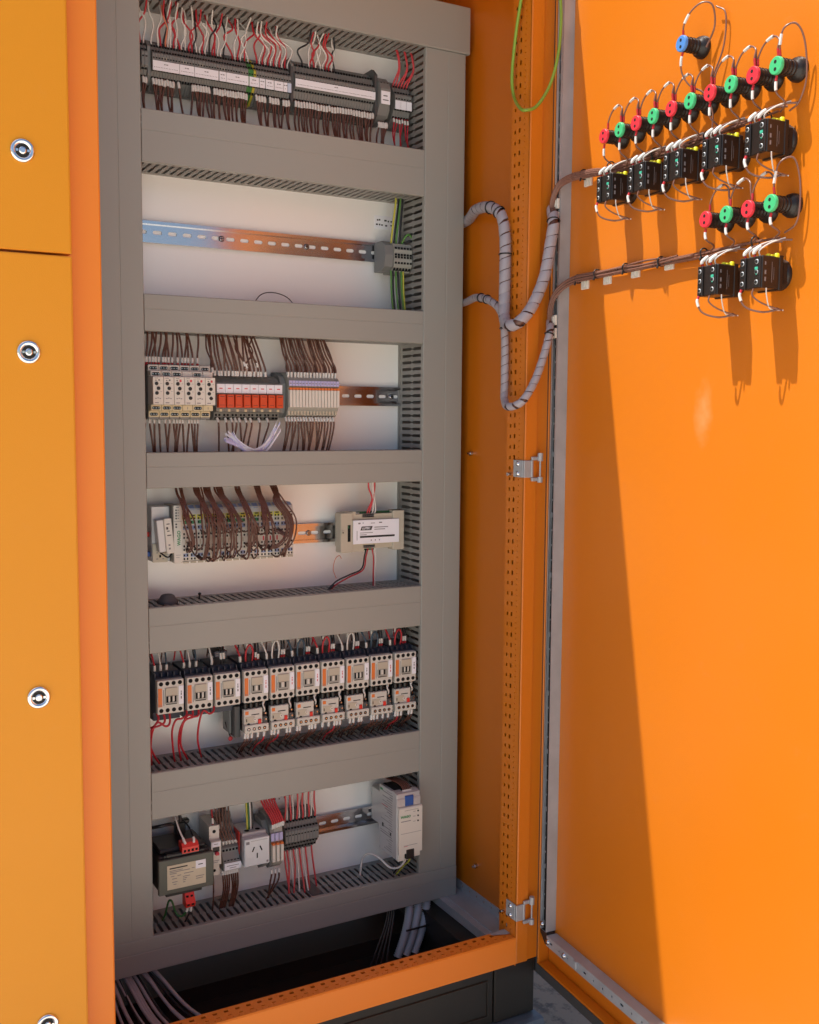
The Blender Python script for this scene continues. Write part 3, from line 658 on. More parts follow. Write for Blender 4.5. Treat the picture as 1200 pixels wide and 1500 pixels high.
wire([(490, 56, 350), (493, 52, 357), (500, 50, 360), (508, 55, 355)], 'wire_black', 'short black wire arching beside the green one into the side duct', None, 1.8)
wire([(200, 60, 228), (214, 56, 247), (236, 56, 252), (262, 58, 246), (280, 60, 230)], 'wire_black', 'loose black wire arching out of the duct under the empty rail', None, 0.9)

# ------------------------------------------------------------------ bay 3: six timers
def port(b, x0, x1, y, z0, z1):
    b.m('hole').slab(rrect(x0, x1, z0, z1, (z1-z0)/2-0.1, 3), [], y-0.15, y+1, XZ)
    b.m('zinc'); n = 3
    for k in range(n):
        xx = x0+(x1-x0)*(k+0.5)/n; b.box(xx-0.9, xx+0.9, y-0.45, y-0.15, (z0+z1)/2-0.8, (z0+z1)/2+0.8)
def timer(pots, ports, leds):
    t = thing('timer_relay', '', 'timer relay', (12, 95, 80))
    b = MB().m('term_grey').box(0.2, 16.8, -66, -8, -44, 44, 1); b.build('housing', t)
    MB().m('device_white').box(0.25, 16.75, -95, -60, -20.5, 23.5, 0.7).build('front_panel', t)
    u1 = MB().m('device_white').box(0.25, 16.75, -82, -58, 23.7, 33, 0.7)
    if ports: port(u1, 2, 15, -82, 25.5, 30.5)
    u1.build('upper_terminal_step', t)
    l1 = MB().m('device_cream').box(0.25, 16.75, -82, -58, -30, -20.7, 0.7)  # lower steps are the front's plastic, warmer light painted in as cream
    if ports: port(l1, 2, 15, -82, -28, -23)
    else: l1.m('print_grey').box(8, 9, -82.2, -82, -27.5, -23.5)
    l1.build('lower_terminal_step', t)
    u2 = MB().m('device_white').box(0.25, 16.75, -68, -50, 33.2, 43, 0.7); port(u2, 2, 15, -68, 35.5, 40.5); u2.build('upper_terminal_step', t)
    l2 = MB().m('device_cream').box(0.25, 16.75, -68, -50, -40, -30.2, 0.7); port(l2, 2, 15, -68, -38, -33); l2.build('lower_terminal_step', t)
    px = [6.0, 9.0, 6.4, 9.4]
    for k in range(pots): MB().m('black_plastic').lathe((px[k], -94.9, 12.5-7.4*k), (0, -1, 0), [(0, 2.9), (1.2, 2.8), (1.6, 1.8)], 12).build('adjusting_knob', t)
    pr = MB().m('print_grey').box(3, 8.5, -95.2, -95, 20.6, 21.4).box(3, 9, -95.2, -95, -18.2, -16.8).m('print_dark').box(4, 6, -95.2, -95, 17, 18.2)
    if leds: pr.m('print_red').box(8.8, 12, -95.35, -95, 15.6, 19.2)
    else: pr.m('print_dark').box(8.8, 11, -95.2, -95, 17, 19)
    pr.m('print_grey').box(12, 14.5, -95.2, -95, 12.5, 13).box(12, 14.5, -95.2, -95, 0, 0.5)
    if pots == 3:
        for q in range(3): pr.box(3.5+q*3.4, 6+q*3.4, -95.2, -95, -11.5+(q % 2)*0.8, -10.2+(q % 2)*0.8)
    pr.build('front_print', t, (0, 0, 0), 'stuff')
    return t
ta, tb, tcx = timer(3, True, False), timer(3, True, True), timer(4, False, True)
lab = ['leftmost beige timer relay of six, touching the vertical duct', 'second beige timer relay from the vertical duct', 'third beige timer relay with a red mark and three black knobs', 'fourth beige timer relay with four black knobs and blank upper step', 'fifth beige timer relay with a red mark, between the two four knob ones', 'sixth beige timer relay with four black knobs, beside the first orange relay']
G = 'beige timer relays in the third bay'
for k in range(6):
    loc = (12+17*k, 95, 80)
    if k == 0: o = ta; o.location = W(*loc)
    elif k == 2: o = tb; o.location = W(*loc)
    elif k == 3: o = tcx; o.location = W(*loc)
    else: o = dup({1: ta, 4: tb, 5: tcx}[k], loc)
    tag(o, lab[k], None, G)
# eight orange plug relays
def plug_relay():
    t = thing('plug_relay', '', 'relay', (0, 95, 75))
    MB().m('relay_base_grey').prism([(-8,-40),(-40,-40),(-48,-34),(-48,-27),(-62,-25),(-62,-2),(-62,22),(-48,24),(-42,30),(-26,36),(-8,36)], 0.2, 14.2, 'x').build('relay_base', t)
    MB().m('relay_orange').box(1.1, 13.3, -72, -61, -19, 3, 0.8).build('relay_housing', t)
    MB().m('print_dark').box(3, 11, -72.15, -72, -1, 0).box(3, 11, -72.15, -72, -15, -14.4).build('housing_print', t, (0, 0, 0), 'stuff')
    MB().m('label_white').box(0.3, 14.1, -65.5, -62.2, 5, 20, 0.4).m('print_red').box(4.5, 10, -65.7, -65.5, 12, 13.6).build('label_tag', t)
    MB().m('device_cream').box(5, 9.4, -64, -61, -25.5, -21, 0.5).build('test_button', t)
    h = MB().m('hole')
    for x in (2.2, 8.2):
        for z in (-31, -36.5): h.box(x, x+3.6, -48.4, -46, z-1.8, z+1.8)
    h.build('terminal_holes', t, (0, 0, 0), 'stuff')
    return t
pr0 = plug_relay()
nth = ['first', 'second', 'third', 'fourth', 'fifth', 'sixth', 'seventh', 'eighth', 'ninth', 'tenth', 'eleventh', 'twelfth', 'thirteenth', 'fourteenth', 'fifteenth', 'sixteenth']
for k in range(8):
    loc = (126+14.5*k, 95, 75)
    o = pr0 if k == 0 else dup(pr0, loc); o.location = W(*loc)
    tag(o, '%s orange plug relay counting from the beige timers%s' % (nth[k], ', last before the white modules' if k == 7 else ''), None, 'orange plug relays in the third bay')
# sixteen slim white modules
end_ = thing('end_plate', 'dark grey end plate between the orange relays and the slim white modules', 'end plate', (243.5, 95, 78)); MB().m('term_grey').prism([(-8,-38),(-36,-38),(-46,-30),(-52,-12),(-52,20),(-44,32),(-26,40),(-8,40)], 0, 9.5, 'x').build('plate_body', end_)
def slim():
    t = thing('slim_relay', '', 'slim relay', (0, 95, 78))
    MB().m('term_light').prism([(-8,-36),(-44,-38),(-52,-34),(-60,-24),(-62,-20),(-62,14),(-64,16),(-64,26),(-50,36),(-36,40),(-8,40)], 0.15, 5.75, 'x').build('base', t)
    MB().m('white_relay').box(0.5, 5.4, -68, -61, -20, 9.5, 0.6).build('relay_body', t)
    MB().m('stripe_orange').box(0.5, 5.4, -67.5, -61, 9.7, 13.6, 0.5).build('ejector', t)
    MB().m('violet_label').box(0.3, 5.6, -65.6, -63.8, 16.5, 25.5, 0.3).m('print_grey').box(1.5, 4.5, -65.8, -65.6, 20, 21.4).build('marker', t)
    MB().m('device_beige').box(1, 4.9, -58, -50, -33, -26, 0.5).m('hole').box(1.7, 4.2, -56, -53, 30, 33.5).build('clamp_lever', t)
    return t
s0 = slim()
for k in range(16):
    loc = (254+5.9*k, 95, 78)
    o = s0 if k == 0 else dup(s0, loc); o.location = W(*loc)
    tag(o, '%s slim white relay of the sixteen, counted from the orange relays' % nth[k], None, 'slim white relays in the third bay')
# wires of bay 3
LT = 'brown wire with white sleeve and red ferrule rising from the beige timers'
for k, x in enumerate((9, 13.5, 18.5, 23.5, 28, 33, 40, 44, 49, 55, 64, 71.5, 76.5, 81.5, 88.5, 97)):
    xe = x+(-3, 3, 6, 8, -3, 6, 8, 4, -4, 3, 0, -4, 4, -2, -7, 3)[k]
    wire([(x, 40, 122), (x, 40, 131), (x+0.4, 41, 142), ((x+xe)/2+1, 42, 158), (xe, 44, 178)], 'wire_brown', LT, 'brown wires above the timers', 1.6, sleeve=(5.5, 14), ferr=(0, 5))
for k, x in enumerate((8, 16, 23, 31, 41, 48, 55, 60, 65, 70, 80, 85, 90, 95)):
    xe = x+(-5, 8, 3, 4, 6, -2, 7, -2, -4, 4, -2, 6, 2, 0)[k]
    wire([(x, 40, 42), (x+0.5, 38, 34), (x+1, 38, 26), ((x+xe)/2, 39, 5), (xe, 42, -22)], 'wire_brown', 'brown wire with white sleeve hanging from the underside of the beige timers', 'brown wires below the timers', 1.6, sleeve=(4.5, 12.5), ferr=(0, 4))
for k in range(17):
    x = (122, 127, 134, 138.5, 145, 151, 158, 163, 167, 173, 179.5, 186, 189.5, 196, 203, 208, 216)[k]; xe = (120, 116, 126, 130, 135, 141, 141, 150, 150, 166, 176, 160, 178, 184, 178, 190, 196)[k]
    wire([(x, 42, 108), (x, 42, 117), (x-1, 42, 124), (xe*0.6+x*0.4+rnd.uniform(-3, 3), 40, 146), (xe, 46, 178)], 'wire_brown', 'brown wire with white sleeve curving up from the orange relays', 'brown wires above the orange relays', 1.6, sleeve=(0.5, 9))
for (xa, xc, xe, za) in ((176, 160, 168, 125), (181, 190, 176, 122), (199, 183, 196, 124)):
    wire([(xa, 34, za), (xa-2, 34, za+8), (xc, 33, za+28), (xe, 45, 178)], 'wire_brown', 'loose brown wire end with sleeve dangling above the orange relays', 'loose brown wires above the orange relays', 1.3, sleeve=(0, 8))
wire([(119, 30, 108), (119, 30, 118), (118, 32, 132), (112, 38, 152), (114, 46, 178)], 'wire_brown', 'brown wire with a white sleeve standing between the timers and orange relays', None, 1.3, sleeve=(4, 13))
for k, (x, xe) in enumerate(((132, 134), (146, 152), (156, 160), (163, 156), (170, 174), (181, 173), (190, 182), (205, 200), (220, 206))):
    wire([(x-1, 46, 40), (x, 42, 33), (x+1, 42, 26), ((x+xe)/2+1, 44, 4), (xe, 46, -22)], 'wire_brown', 'brown wire with grey sleeve below the orange relays', 'brown wires below the orange relays', 1.6, sleeve=(1.5, 9.5))
for k in range(16):
    x = 257+5.9*k+rnd.uniform(-.6, .6); xe = 244+4.9*k+(6 if k > 8 else 0)
    wire([(x, 40, 108), (x, 39, 116), (x-0.6, 40, 128), (x*0.5+xe*0.5-2, 42, 150), (xe, 46, 178)], 'wire_brown', 'brown wire with white sleeve fanning up from the slim white relays', 'brown wires above the slim relays', 1.6, sleeve=(1, 10), ferr=(0, 1))
    if k % 3 == 0: wire([(x+2, 46, 108), (x+1, 45, 116), (x-0.6, 46, 128), (x*0.4+xe*0.6+6, 46, 150), (xe+3, 50, 178)], 'wire_brown', 'brown wire with white sleeve fanning up from the slim white relays', 'brown wires above the slim relays', 1.6, sleeve=(1, 10))
for k in range(17):
    x = 252+5.6*k+rnd.uniform(-.6, .6); xe = x-(4, 8, 2, 8, 0, -6, -2, -8, 2, 6, -2, 5, 8, 3, 7, 6, 8)[k]
    wire([(x, 44, 42), (x+0.5, 40, 35), (x+1, 40, 26), ((x+xe)/2+1.5, 42, 4), (xe, 46, -22)], 'wire_brown', 'brown wire with white sleeve below the slim white relays', 'brown wires below the slim relays', 1.6, sleeve=(1.5, 9.5))
# loose bundle of white marker strips lying on the duct lid
t = thing('marker_strip_bundle', 'crumpled bundle of white plastic marker strips hanging under the orange relays', 'marker strips', (186, 18, -12))
for k in range(20):
    a = rnd.uniform(-5, 5); zz = rnd.uniform(-5, 5)
    P = spline([(-44+a*1.8, rnd.uniform(-6, 5), 21+zz*1.7), (-28, rnd.uniform(-5, 3), 9+zz), (-6+a, rnd.uniform(-6, 2), -6+zz), (14+a, rnd.uniform(-5, 2), 0+zz), (30+a, rnd.uniform(-4, 4), 18+zz), (42+a*1.2, rnd.uniform(-3, 3), 38+zz*1.5)], 4)
    vs = []; h = rnd.uniform(0.9, 2.4)
    for p in P: vs += [p+Vector((0, 0, h)), p-Vector((0, 0, h)), p+Vector((0, 0.6, -h)), p+Vector((0, 0.6, h))]
    fs = [(4*i+q, 4*i+(q+1) % 4, 4*i+4+(q+1) % 4, 4*i+4+q) for i in range(len(P)-1) for q in range(4)]
    MB().m('tag_white' if k % 3 else 'violet_label').add(vs, fs).build('marker_strip', t)

# ------------------------------------------------------------------ bay 4
t = thing('bus_adapter', 'grey interface adapter with a white labelled plug beside the vertical duct', 'adapter', (19, 95, -152))
MB().m('psu_side').box(0, 31, -48, -8, -44, 47, 1.2).build('housing', t)
MB().m('device_beige').box(1, 26, -50, -48.1, -45, -14, 0.6).m('hole').box(12, 15, -50.3, -50, -37, -33).m('print_grey').box(7, 10, -50.2, -50, -40, -38.5).box(17, 20, -50.2, -50, -40, -38.5).box(7, 10, -50.2, -50, -30, -28.5).box(17, 20, -50.2, -50, -30, -28.5).build('port_plate', t)
p = MB().m('device_white'); p.X = Matrix.Translation((20, -56, -4)) @ Matrix.Rotation(math.radians(-5), 4, 'Y')
p.box(-2, 11, -10, 8, -26, 32, 1).m('psu_side').box(-14, -2.2, -9, 8, -22, 31, 1).m('print_dark').box(2, 7, -10.2, -10, 22, 23.5).box(1, 4, -10.2, -10, 14, 18).box(2, 6, -10.2, -10, 10.5, 12).box(1.5, 8, -10.2, -10, 3.5, 5).m('print_grey').box(2, 5, -10.2, -10, -19, -16).box(2, 5, -10.2, -10, -13, -10.5)
p.build('plug', t)
MB().m('blue_plastic').box(-9, 4, -40, -20, -36, -28, 1).build('blue_latch', t); MB().m('red_plastic').box(-9, 0, -35, -28, -4, 4, 1).build('red_latch', t)
wire([(30, 35, -150-30), (40, 28, -187), (48, 34, -182), (52, 44, -176)], 'wire_black', 'short black lead looping under the white plug of the adapter', None, 1.4)
# coupler
t = thing('bus_coupler', 'tall white fieldbus coupler with green lettering left of the input output modules', 'bus coupler', (51, 95, -152))
MB().m('term_light').box(0.2, 13.8, -60, -8, -46, 48, 1).build('housing', t)
MB().m('device_white').box(0, 14, -66, -60.1, -46, 49, 0.6).build('front_panel', t)
d = MB().m('black_plastic')
for z in (41, 36.5, 32, 27.5, 18, 13.5): d.cyl((4, -66.6, z), (4, -65.9, z), 1.4, 8)
d.build('indicator_lights', t, (0, 0, 0), 'stuff')
MB().m('print_grey').box(6.5, 9, -66.2, -66, 40.5, 41.5).box(6.5, 9, -66.2, -66, 36, 37).box(6.5, 9, -66.2, -66, 31.5, 32.5).box(6.5, 9, -66.2, -66, 27, 28).box(1, 13.2, -66.2, -66, 22.4, 23).box(3, 11, -66.2, -66, -33, -32.4).box(3, 9, -66.2, -66, -37, -36.4).box(4, 9, -66.2, -66, 45, 46.4).build('front_print', t, (0, 0, 0), 'stuff')
text('WAGO', 7.5, 'logo', t, (8.4, -66.15, -17), 'print_green', up=True, bold=0.25)
# modules
def io_module(kind):
    t = thing('io_module', '', 'io module', (0, 95, -152))
    MB().m('device_white').prism([(-8,-45),(-60,-45),(-64,-43),(-64,34),(-60,42),(-50,47),(-8,47)], 0.15, 12.15, 'x').build('housing', t)
    c = {'y': 'mod_yellow', 'w': 'device_white', 'c': 'mod_yellow'}[kind]
    MB().m(c).box(0.8, 11.5, -64.6, -63.9, 25, 33, 0.2).m('print_dark').box(3, 9.5, -64.9, -64.6, 30, 32.2).build('marker', t)
    MB().m('mod_blue').prism([(-58.5,43.5),(-61.2,40),(-52,47.3),(-51,46)], 2, 10.5, 'x').build('end_marker', t)
    h = MB().m('hole')
    for z in (26.5, 20.5, 12, 1, -5, -19, -25, -34, -40):
        for x in (3.5, 8.9): h.box(x-1.25, x+1.25, -64.75, -63.5, z-1.6, z+1.6)
    h.build('clamp_holes', t, (0, 0, 0), 'stuff')
    g = MB().m('mod_green' if kind == 'y' else 'device_beige').box(2, 10.4, -64.3, -63.9, 17.6, 23.2).m('mod_blue').box(2, 10.4, -64.3, -63.9, 8, 15).m('print_red' if kind == 'c' else 'device_beige').box(5.3, 7.6, -64.7, -63.9, -16, -8.5).m('mod_blue').box(2, 10.4, -64.3, -63.9, -37, -31)
    g.m('device_beige').box(1.5, 10.9, -65.6, -64, -47.2, -44.2, 0.3)
    g.build('coloured_inserts', t, (0, 0, 0), 'stuff')
    return t
kinds = 'yyyyyyyyyyyccccw'; first = {}
G = 'slim white input output modules in the fourth bay'
for k, q in enumerate(kinds):
    loc = (65+12.3*k, 95, -152)
    if q not in first: first[q] = io_module(q); o = first[q]; o.location = W(*loc)
    else: o = dup(first[q], loc)
    tag(o, '%s white input output module from the coupler, %s' % (nth[k], 'with a red mark in its middle' if q == 'c' else 'blank at its top' if q == 'w' else 'with a yellow tab partly under brown wires'), None, G)
# brown wires looping over the modules: bunches (x at duct, x mid, x plug range, z plug choices)
BN = [(62, 70, (72, 82), 8), (92, 104, (84, 118), 12), (110, 124, (104, 138), 12), (128, 150, (130, 160), 12), (162, 178, (160, 196), 12), (196, 204, (188, 216), 12), (222, 243, (206, 252), 14)]
for bi, (xa, xm, (x0, x1), n) in enumerate(BN):
    for k in range(n):
        f_ = k/(n-1); xp = x0+(x1-x0)*f_; zp = rnd.choice((-128, -140, -146, -152, -172, -178, -188, -192)) if bi not in (0,) else rnd.choice((-165, -175, -180))
        if bi == 6: zp = rnd.choice((-188, -190, -192, -178, -150, -148))
        xo = xa+rnd.uniform(-6, 6); bul = rnd.uniform(6, 12)
        xs_ = xm+rnd.uniform(-5, 5)+(f_-0.5)*16
        if bi == 6: pts = [(xo, 40, -66), (xo+4, 30, -80), (xs_-14, 16, -100), (xs_+4, 8, -130), (xs_+2, 6, -160), (xs_-6-(x1-xp)*0.3, 14, zp-2), (xp, 32, zp)]
        else: pts = [(xo, 40, -66), (xo+rnd.uniform(-2, 2), 28, -84), ((xo+xs_)/2, 18, -104), (xs_, 30-22, -130), (xs_*0.5+xp*0.5+rnd.uniform(-3, 3)+4, 30-20, zp*0.75-128*0.25-bul*0.5), ((xs_+2*xp)/3, 14, zp-4), (xp, 32, zp+1)]
        wire(pts, 'wire_brown', ('brown wire of the bunch next to the white coupler, draped over the modules', 'brown wire of the second bunch over the modules', 'brown wire of the third bunch over the modules', 'brown wire of the fourth bunch over the modules, its tail curving right', 'brown wire of the fifth bunch over the modules', 'brown wire of the sixth bunch over the modules', 'brown wire of the last bunch, arching widest around the end of the modules')[bi].replace(', its tail curving right', ''), 'brown wires of bunch %s over the modules' % nth[bi], 1.3, sub=5)
# controller with H shaped housing
t = thing('dimmer_controller', 'grey H shaped controller with white front label between rail and side duct', 'controller', (355, 95, -163))
FX[0] = lambda x: x*24/38.5 if x < 38.5 else 24+1.04*(x-38.5)
hb = MB().m('device_beige')
hb.prism([(14, -36), (62, -36), (62, -31.5), (120, -31.5), (139, -36), (139, 36), (118, 36), (118, 31), (46, 31), (46, 36), (14, 36)], -54, -36, 'y').box(20, 120, -36, -8, -30, 30)
hb.build('housing', t)
MB().m('device_beige').box(0, 38, -58, -36, -36.5, 35, 1.2).box(117, 139.5, -58, -36, -36.5, 36, 1.2).box(38, 117, -58, -40, -21.5, 21.5, 0.8).build('front_cover', t)
MB().m('pcb_green').box(38.1, 116.9, -44, -42, 21.8, 35).box(46, 86, -44, -42, -36, -21.8).m('hole').box(22, 31, -58.4, -56, -17, 13).m('pcb_green').box(23, 26, -58.7, -58.4, 7, 12).build('circuit_board', t)
tb_ = MB().m('term_light').box(58, 82, -54, -44.1, 24.5, 31.5, 0.6).m('print_grey')
for k in range(6): tb_.cyl((61+k*3.6, -54.4, 28), (61+k*3.6, -53.9, 28), 1.2, 8)
tb_.build('terminal_block', t)
tb_ = MB().m('term_light').box(60, 84, -54, -44.1, -31, -24.5, 0.6).m('print_grey')
for k in range(6): tb_.cyl((63+k*3.6, -54.4, -28), (63+k*3.6, -53.9, -28), 1.2, 8)
tb_.build('terminal_block', t)
lb = MB().m('label_white').box(38.5, 128, -60.2, -58.1, -22, 21, 0.5).build('front_label', t)
MB().m('print_dark').prism([(52, 2.5), (73, 2.5), (75.5, 9.5), (54.5, 9.5)], -60.4, -60.2, 'y').box(51, 119, -60.4, -60.2, -11, -7.5).m('print_grey').box(79, 106, -60.4, -60.2, 6.5, 8).box(79, 100, -60.4, -60.2, 2.8, 4.2).box(51, 76, -60.4, -60.2, -2.6, -1.6).box(45, 46, -60.4, -60.2, -15, 2).box(72, 80, -60.4, -60.2, 14.5, 15.5).box(88, 94, -60.4, -60.2, 14.5, 16.5).box(48, 52, -60.4, -60.2, 14, 16.5).box(56, 58, -60.4, -60.2, 15, 16.5).box(51, 64, -60.4, -60.2, -6, -5).box(72, 74, -60.4, -60.2, -17, -15).box(80, 82, -60.4, -60.2, -17, -15).box(88, 90, -60.4, -60.2, -17, -15).build('label_print', lb, (0, 0, 0), 'stuff')
text('LUTEC', 5.2, 'logo', lb, (41.5, -60.45, 5.9), 'label_white', bold=0.18, shear=0.25)
d = MB().m('sleeve_white')
for k in range(3): d.box(41+k*4.4, 43+k*4.4, -46, -44, 24, 29)
d.box(44, 56, -47, -44, 31.5, 33.5); d.build('jumper_pins', t, (0, 0, 0), 'stuff')
MB().m('device_beige').cyl((6, -58, 0), (6, -60, 0), 4, 12).m('hole').cyl((6, -60.1, 0), (6, -60.4, 0), 1.6, 8).build('mounting_screw', t)
FX[0] = None
for (xa, xb, xc, c) in ((412, 422, 415, 'wire_pinkred'), (416, 424, 427, 'wire_pinkred'), (422, 424, 422, 'wire_white'), (427, 427, 424, 'wire_white')):
    nm = 'red' if 'red' in c else 'white'
    wire([(xa, 47, -133), (xa+2, 46, -124), (xb, 46, -105), (xc, 46, -85), (xc, 46, -68)], c, nm+' wire running up from the grey controller into the duct', nm+' wires above the controller', 1.6)
for (P_, c, nm) in (([(412, 50, -196), (408, 48, -208), (402, 48, -232), (378, 50, -242), (352, 50, -252), (340, 52, -266)], 'wire_black', 'black wire curving down from the controller into the duct'),
                ([(416, 50, -196), (411, 48, -210), (405, 48, -234), (376, 48, -246), (350, 48, -258), (342, 52, -268)], 'wire_red', 'red wire curving down beside the black one below the controller'),
                ([(424, 50, -194), (427, 49, -215), (427, 50, -240), (428, 52, -268)], 'wire_red', 'straight dark red wire below the controller'),
                ([(429, 50, -194), (431, 49, -215), (430, 50, -240), (431, 52, -268)], 'wire_white', 'straight white wire below the controller'),
                ([(372, 70, -214), (366, 66, -208), (358, 66, -214), (354, 66, -232), (357, 60, -248)], 'wire_orange', 'thin orange wire curl left of the controller leads')):
    wire(P_, c, nm, None, 1.35 if 'orange' not in c else 0.6, sub=7)
wire([(336, 50, -268), (341, 49, -262), (347, 49, -257)], 'wire_black', 'short black heat shrink over two thin leads at the duct', None, 2.6)
# grommet and tie end on the duct
o = MB().m('rubber_grey').lathe((0, 0, 0), (0, 0, 1), [(0, 17), (5, 18), (8, 14), (13, 11), (15, 8), (15.5, 4)], 14).build('rubber_grommet', None, (44, 46, -266)); tag(o, 'round dark grey rubber grommet lying on the duct under the modules', 'grommet')
o = MB().m('black_plastic').cyl((0, 0, 0), (1, 0, 7), 1.5, 8).lathe((1, 0, 7), (0, 0, 1), [(0, 1.5), (1.5, 3), (3.5, 2.6), (4.5, 1)], 8).build('cable_tie_end', None, (102, 60, -266)); tag(o, 'black cable tie end poking out of the duct right of the grommet', 'cable tie')

# ------------------------------------------------------------------ bay 5: contactors with overload relays
def contactor(two):
    t = thing('contactor', '', 'contactor', (0, 95, -412))
    b = MB().m('contactor_blue')
    b.prism([(-8,-46),(-66,-44),(-66,-30),(-78,-29),(-78,29),(-68,30),(-62,36),(-8,37)], 0.3, 44.2, 'x')
    for k in range(5): b.box(0.6+k*10.4, 2.2+k*10.4, -75, -66, 28, 36)
    b.build('housing', t)
    MB().m('contactor_face').box(0.5, 44, -90, -78.1, -28, 27.5, 1.0).build('front_face', t)
    h = MB().m('hole')
    for z in (22, -22):
        for k in range(4): h.cyl((6.5+k*10.4, -90.25, z), (6.5+k*10.4, -89, z), 3.5, 12)
    h.build('screw_openings', t, (0, 0, 0), 'stuff')
    MB().m('stripe_orange').box(1.5, 8, -90.7, -89.9, -15.5, 15, 0.2).build('orange_stripe', t)
    MB().m('print_grey').box(2.2, 7.2, -90.85, -90.7, -14.4, -13.8).box(2.2, 7.2, -90.85, -90.7, -12.6, -12).build('stripe_print', t, (0, 0, 0), 'stuff')
    m_ = MB().m('device_beige').box(13, 33, -92.5, -89.9, 2, 15, 0.6).m('term_light').box(12.5, 33.5, -91.4, -89.9, -11, 1.6, 0.4)
    if two: m_.m('hole').box(14.5, 18, -91.7, -91.3, -9, 1).box(20.5, 24.5, -91.7, -91.3, -9, 1).box(27.5, 31, -91.7, -91.3, -9, 1).m('device_white').box(17.8, 20.8, -92.4, -91.3, -7.5, 1.2, 0.3).box(25, 28, -92.4, -91.3, -7.5, 1.2, 0.3)
    else: m_.m('hole').box(15.5, 18, -91.7, -91.3, -8, 1).box(25.5, 28.5, -91.7, -91.3, -8, 1).m('device_white').box(20, 24, -92.4, -91.3, -7.5, 1.2, 0.3)
    m_.m('print_dark').box(14, 32, -91.7, -91.3, -12.6, -11.4).m('print_grey').box(10, 11.2, -90.2, -89.9, -14, 12)
    m_.build('position_indicator', t)
    MB().m('label_white').box(35.5, 43.5, -91.2, -89.9, -14, 16.5, 0.3).m('print_dark' if two else 'print_red').box(38.6, 40, -91.4, -91.2, -5, -1).box(38.6, 40, -91.4, -91.2, 1, 5).box(38.6, 40, -91.4, -91.2, 6, 8).build('name_plate', t)
    return t
CX = [13, 62, 110, 160, 208, 255.5, 303.5, 352, 400, 449]
ca, cb_ = contactor(True), contactor(False)
CL = ['leftmost orange striped contactor, beside the vertical duct with no relay below', 'second orange striped contactor, with no relay below', 'third orange striped contactor, with an auxiliary block on its top', 'fourth contactor from the duct, above the first overload relay', 'fifth contactor, under a white wire loop', 'sixth contactor, under a blue wire loop', 'seventh contactor, under a dark red wire loop', 'eighth contactor, under the tall white wire loop', 'ninth contactor, under a second blue wire loop', 'last contactor of the row, next to the slotted side duct']
for k, x in enumerate(CX):
    src = ca if k in (0, 1, 2, 7, 9) else cb_
    loc = (x, 95, -412)
    if k == 0: o = ca; o.location = W(*loc)
    elif k == 3: o = cb_; o.location = W(*loc)
    else: o = dup(src, loc)
    tag(o, CL[k], None, 'orange striped contactors')
def overload():
    t = thing('overload_relay', '', 'overload relay', (0, 95, -470))
    b = MB().m('black_plastic').box(1, 42, -78, -20, -22, 24, 1.2)
    for k in range(3): b.cyl((6+k*10, -80, 17), (6+k*10, -80, 27), 4.2, 10)
    b.box(33, 43, -80, -70, -8, 20, 0.8)
    b.build('housing', t)
    MB().m('contactor_face').box(1, 34, -88, -78.1, -8, 18, 0.8).build('dial_plate', t)
    MB().m('contactor_face').box(1, 44, -92, -78.1, -22.5, -8.3, 1.0).build('terminal_cover', t)
    MB().m('stripe_orange').box(3, 9, -88.4, -87.9, 9, 15, 0.2).build('orange_logo', t)
    MB().m('device_beige').box(3, 20, -88.7, -87.9, -5.5, 5.5, 0.3).m('hole').box(4.5, 6, -88.9, -88.6, -3, 2).box(14, 28, -88.3, -87.9, 7.5, 9).m('device_white').lathe((20, -88.6, 0), (0, -1, 0), [(0, 2.8), (0.8, 2.6)], 12).m('hole').cyl((20, -89.5, 0), (20, -89.3, 0), 0.9, 8).cyl((9, -88.8, -8), (9, -87, -8), 2.5, 10).build('current_dial', t)
    MB().m('red_plastic').box(25.5, 31, -91, -88, -8, -0.5, 0.6).build('reset_button', t)
    MB().m('term_dark').box(34.5, 43, -89, -80, -8, 3, 0.8).m('zinc').cyl((40, -89.4, -2), (40, -88.9, -2), 1.4, 8).cyl((42, -82, 6), (42, -80, 6), 1.6, 8).build('test_switch', t)
    h = MB()
    for k in range(4): h.m('hole').cyl((8+k*9.4, -92.25, -15.5), (8+k*9.4, -91, -15.5), 3.0, 12).m('zinc').cyl((8+k*9.4, -92.5, -15.5), (8+k*9.4, -92.2, -15.5), 1.5, 8)
    h.build('screw_openings', t, (0, 0, 0), 'stuff')
    return t
ol = overload()
OLn = ['fourth', 'fifth', 'sixth', 'seventh', 'eighth', 'ninth', 'last']
for k in range(7):
    loc = (CX[3+k], 95, -470)
    o = ol if k == 0 else dup(ol, loc); o.location = W(*loc)
    tag(o, 'overload relay with a small red button, plugged under the %s contactor of the row' % OLn[k], None, 'overload relays under the contactors')
o = MB().m('term_dark').box(0, 11, -74, -22, -32, 22, 1.2).m('term_grey').box(-4, 0, -60, -26, -28, 16, 1).build('relay_side_adapter', None, (148.5, 95, -470)); tag(o, 'dark grey adapter block left of the first overload relay', 'adapter')
# auxiliary block on the third contactor
o = MB().m('contactor_blue').box(0, 22, -60, -20, 0, 10, 0.8).m('print_grey').box(3, 19, -60.2, -60, 3, 4).box(3, 14, -60.2, -60, 6, 7).build('auxiliary_block', None, (120, 95, -363)); tag(o, 'dark auxiliary contact block sitting on the third contactor', 'auxiliary block')
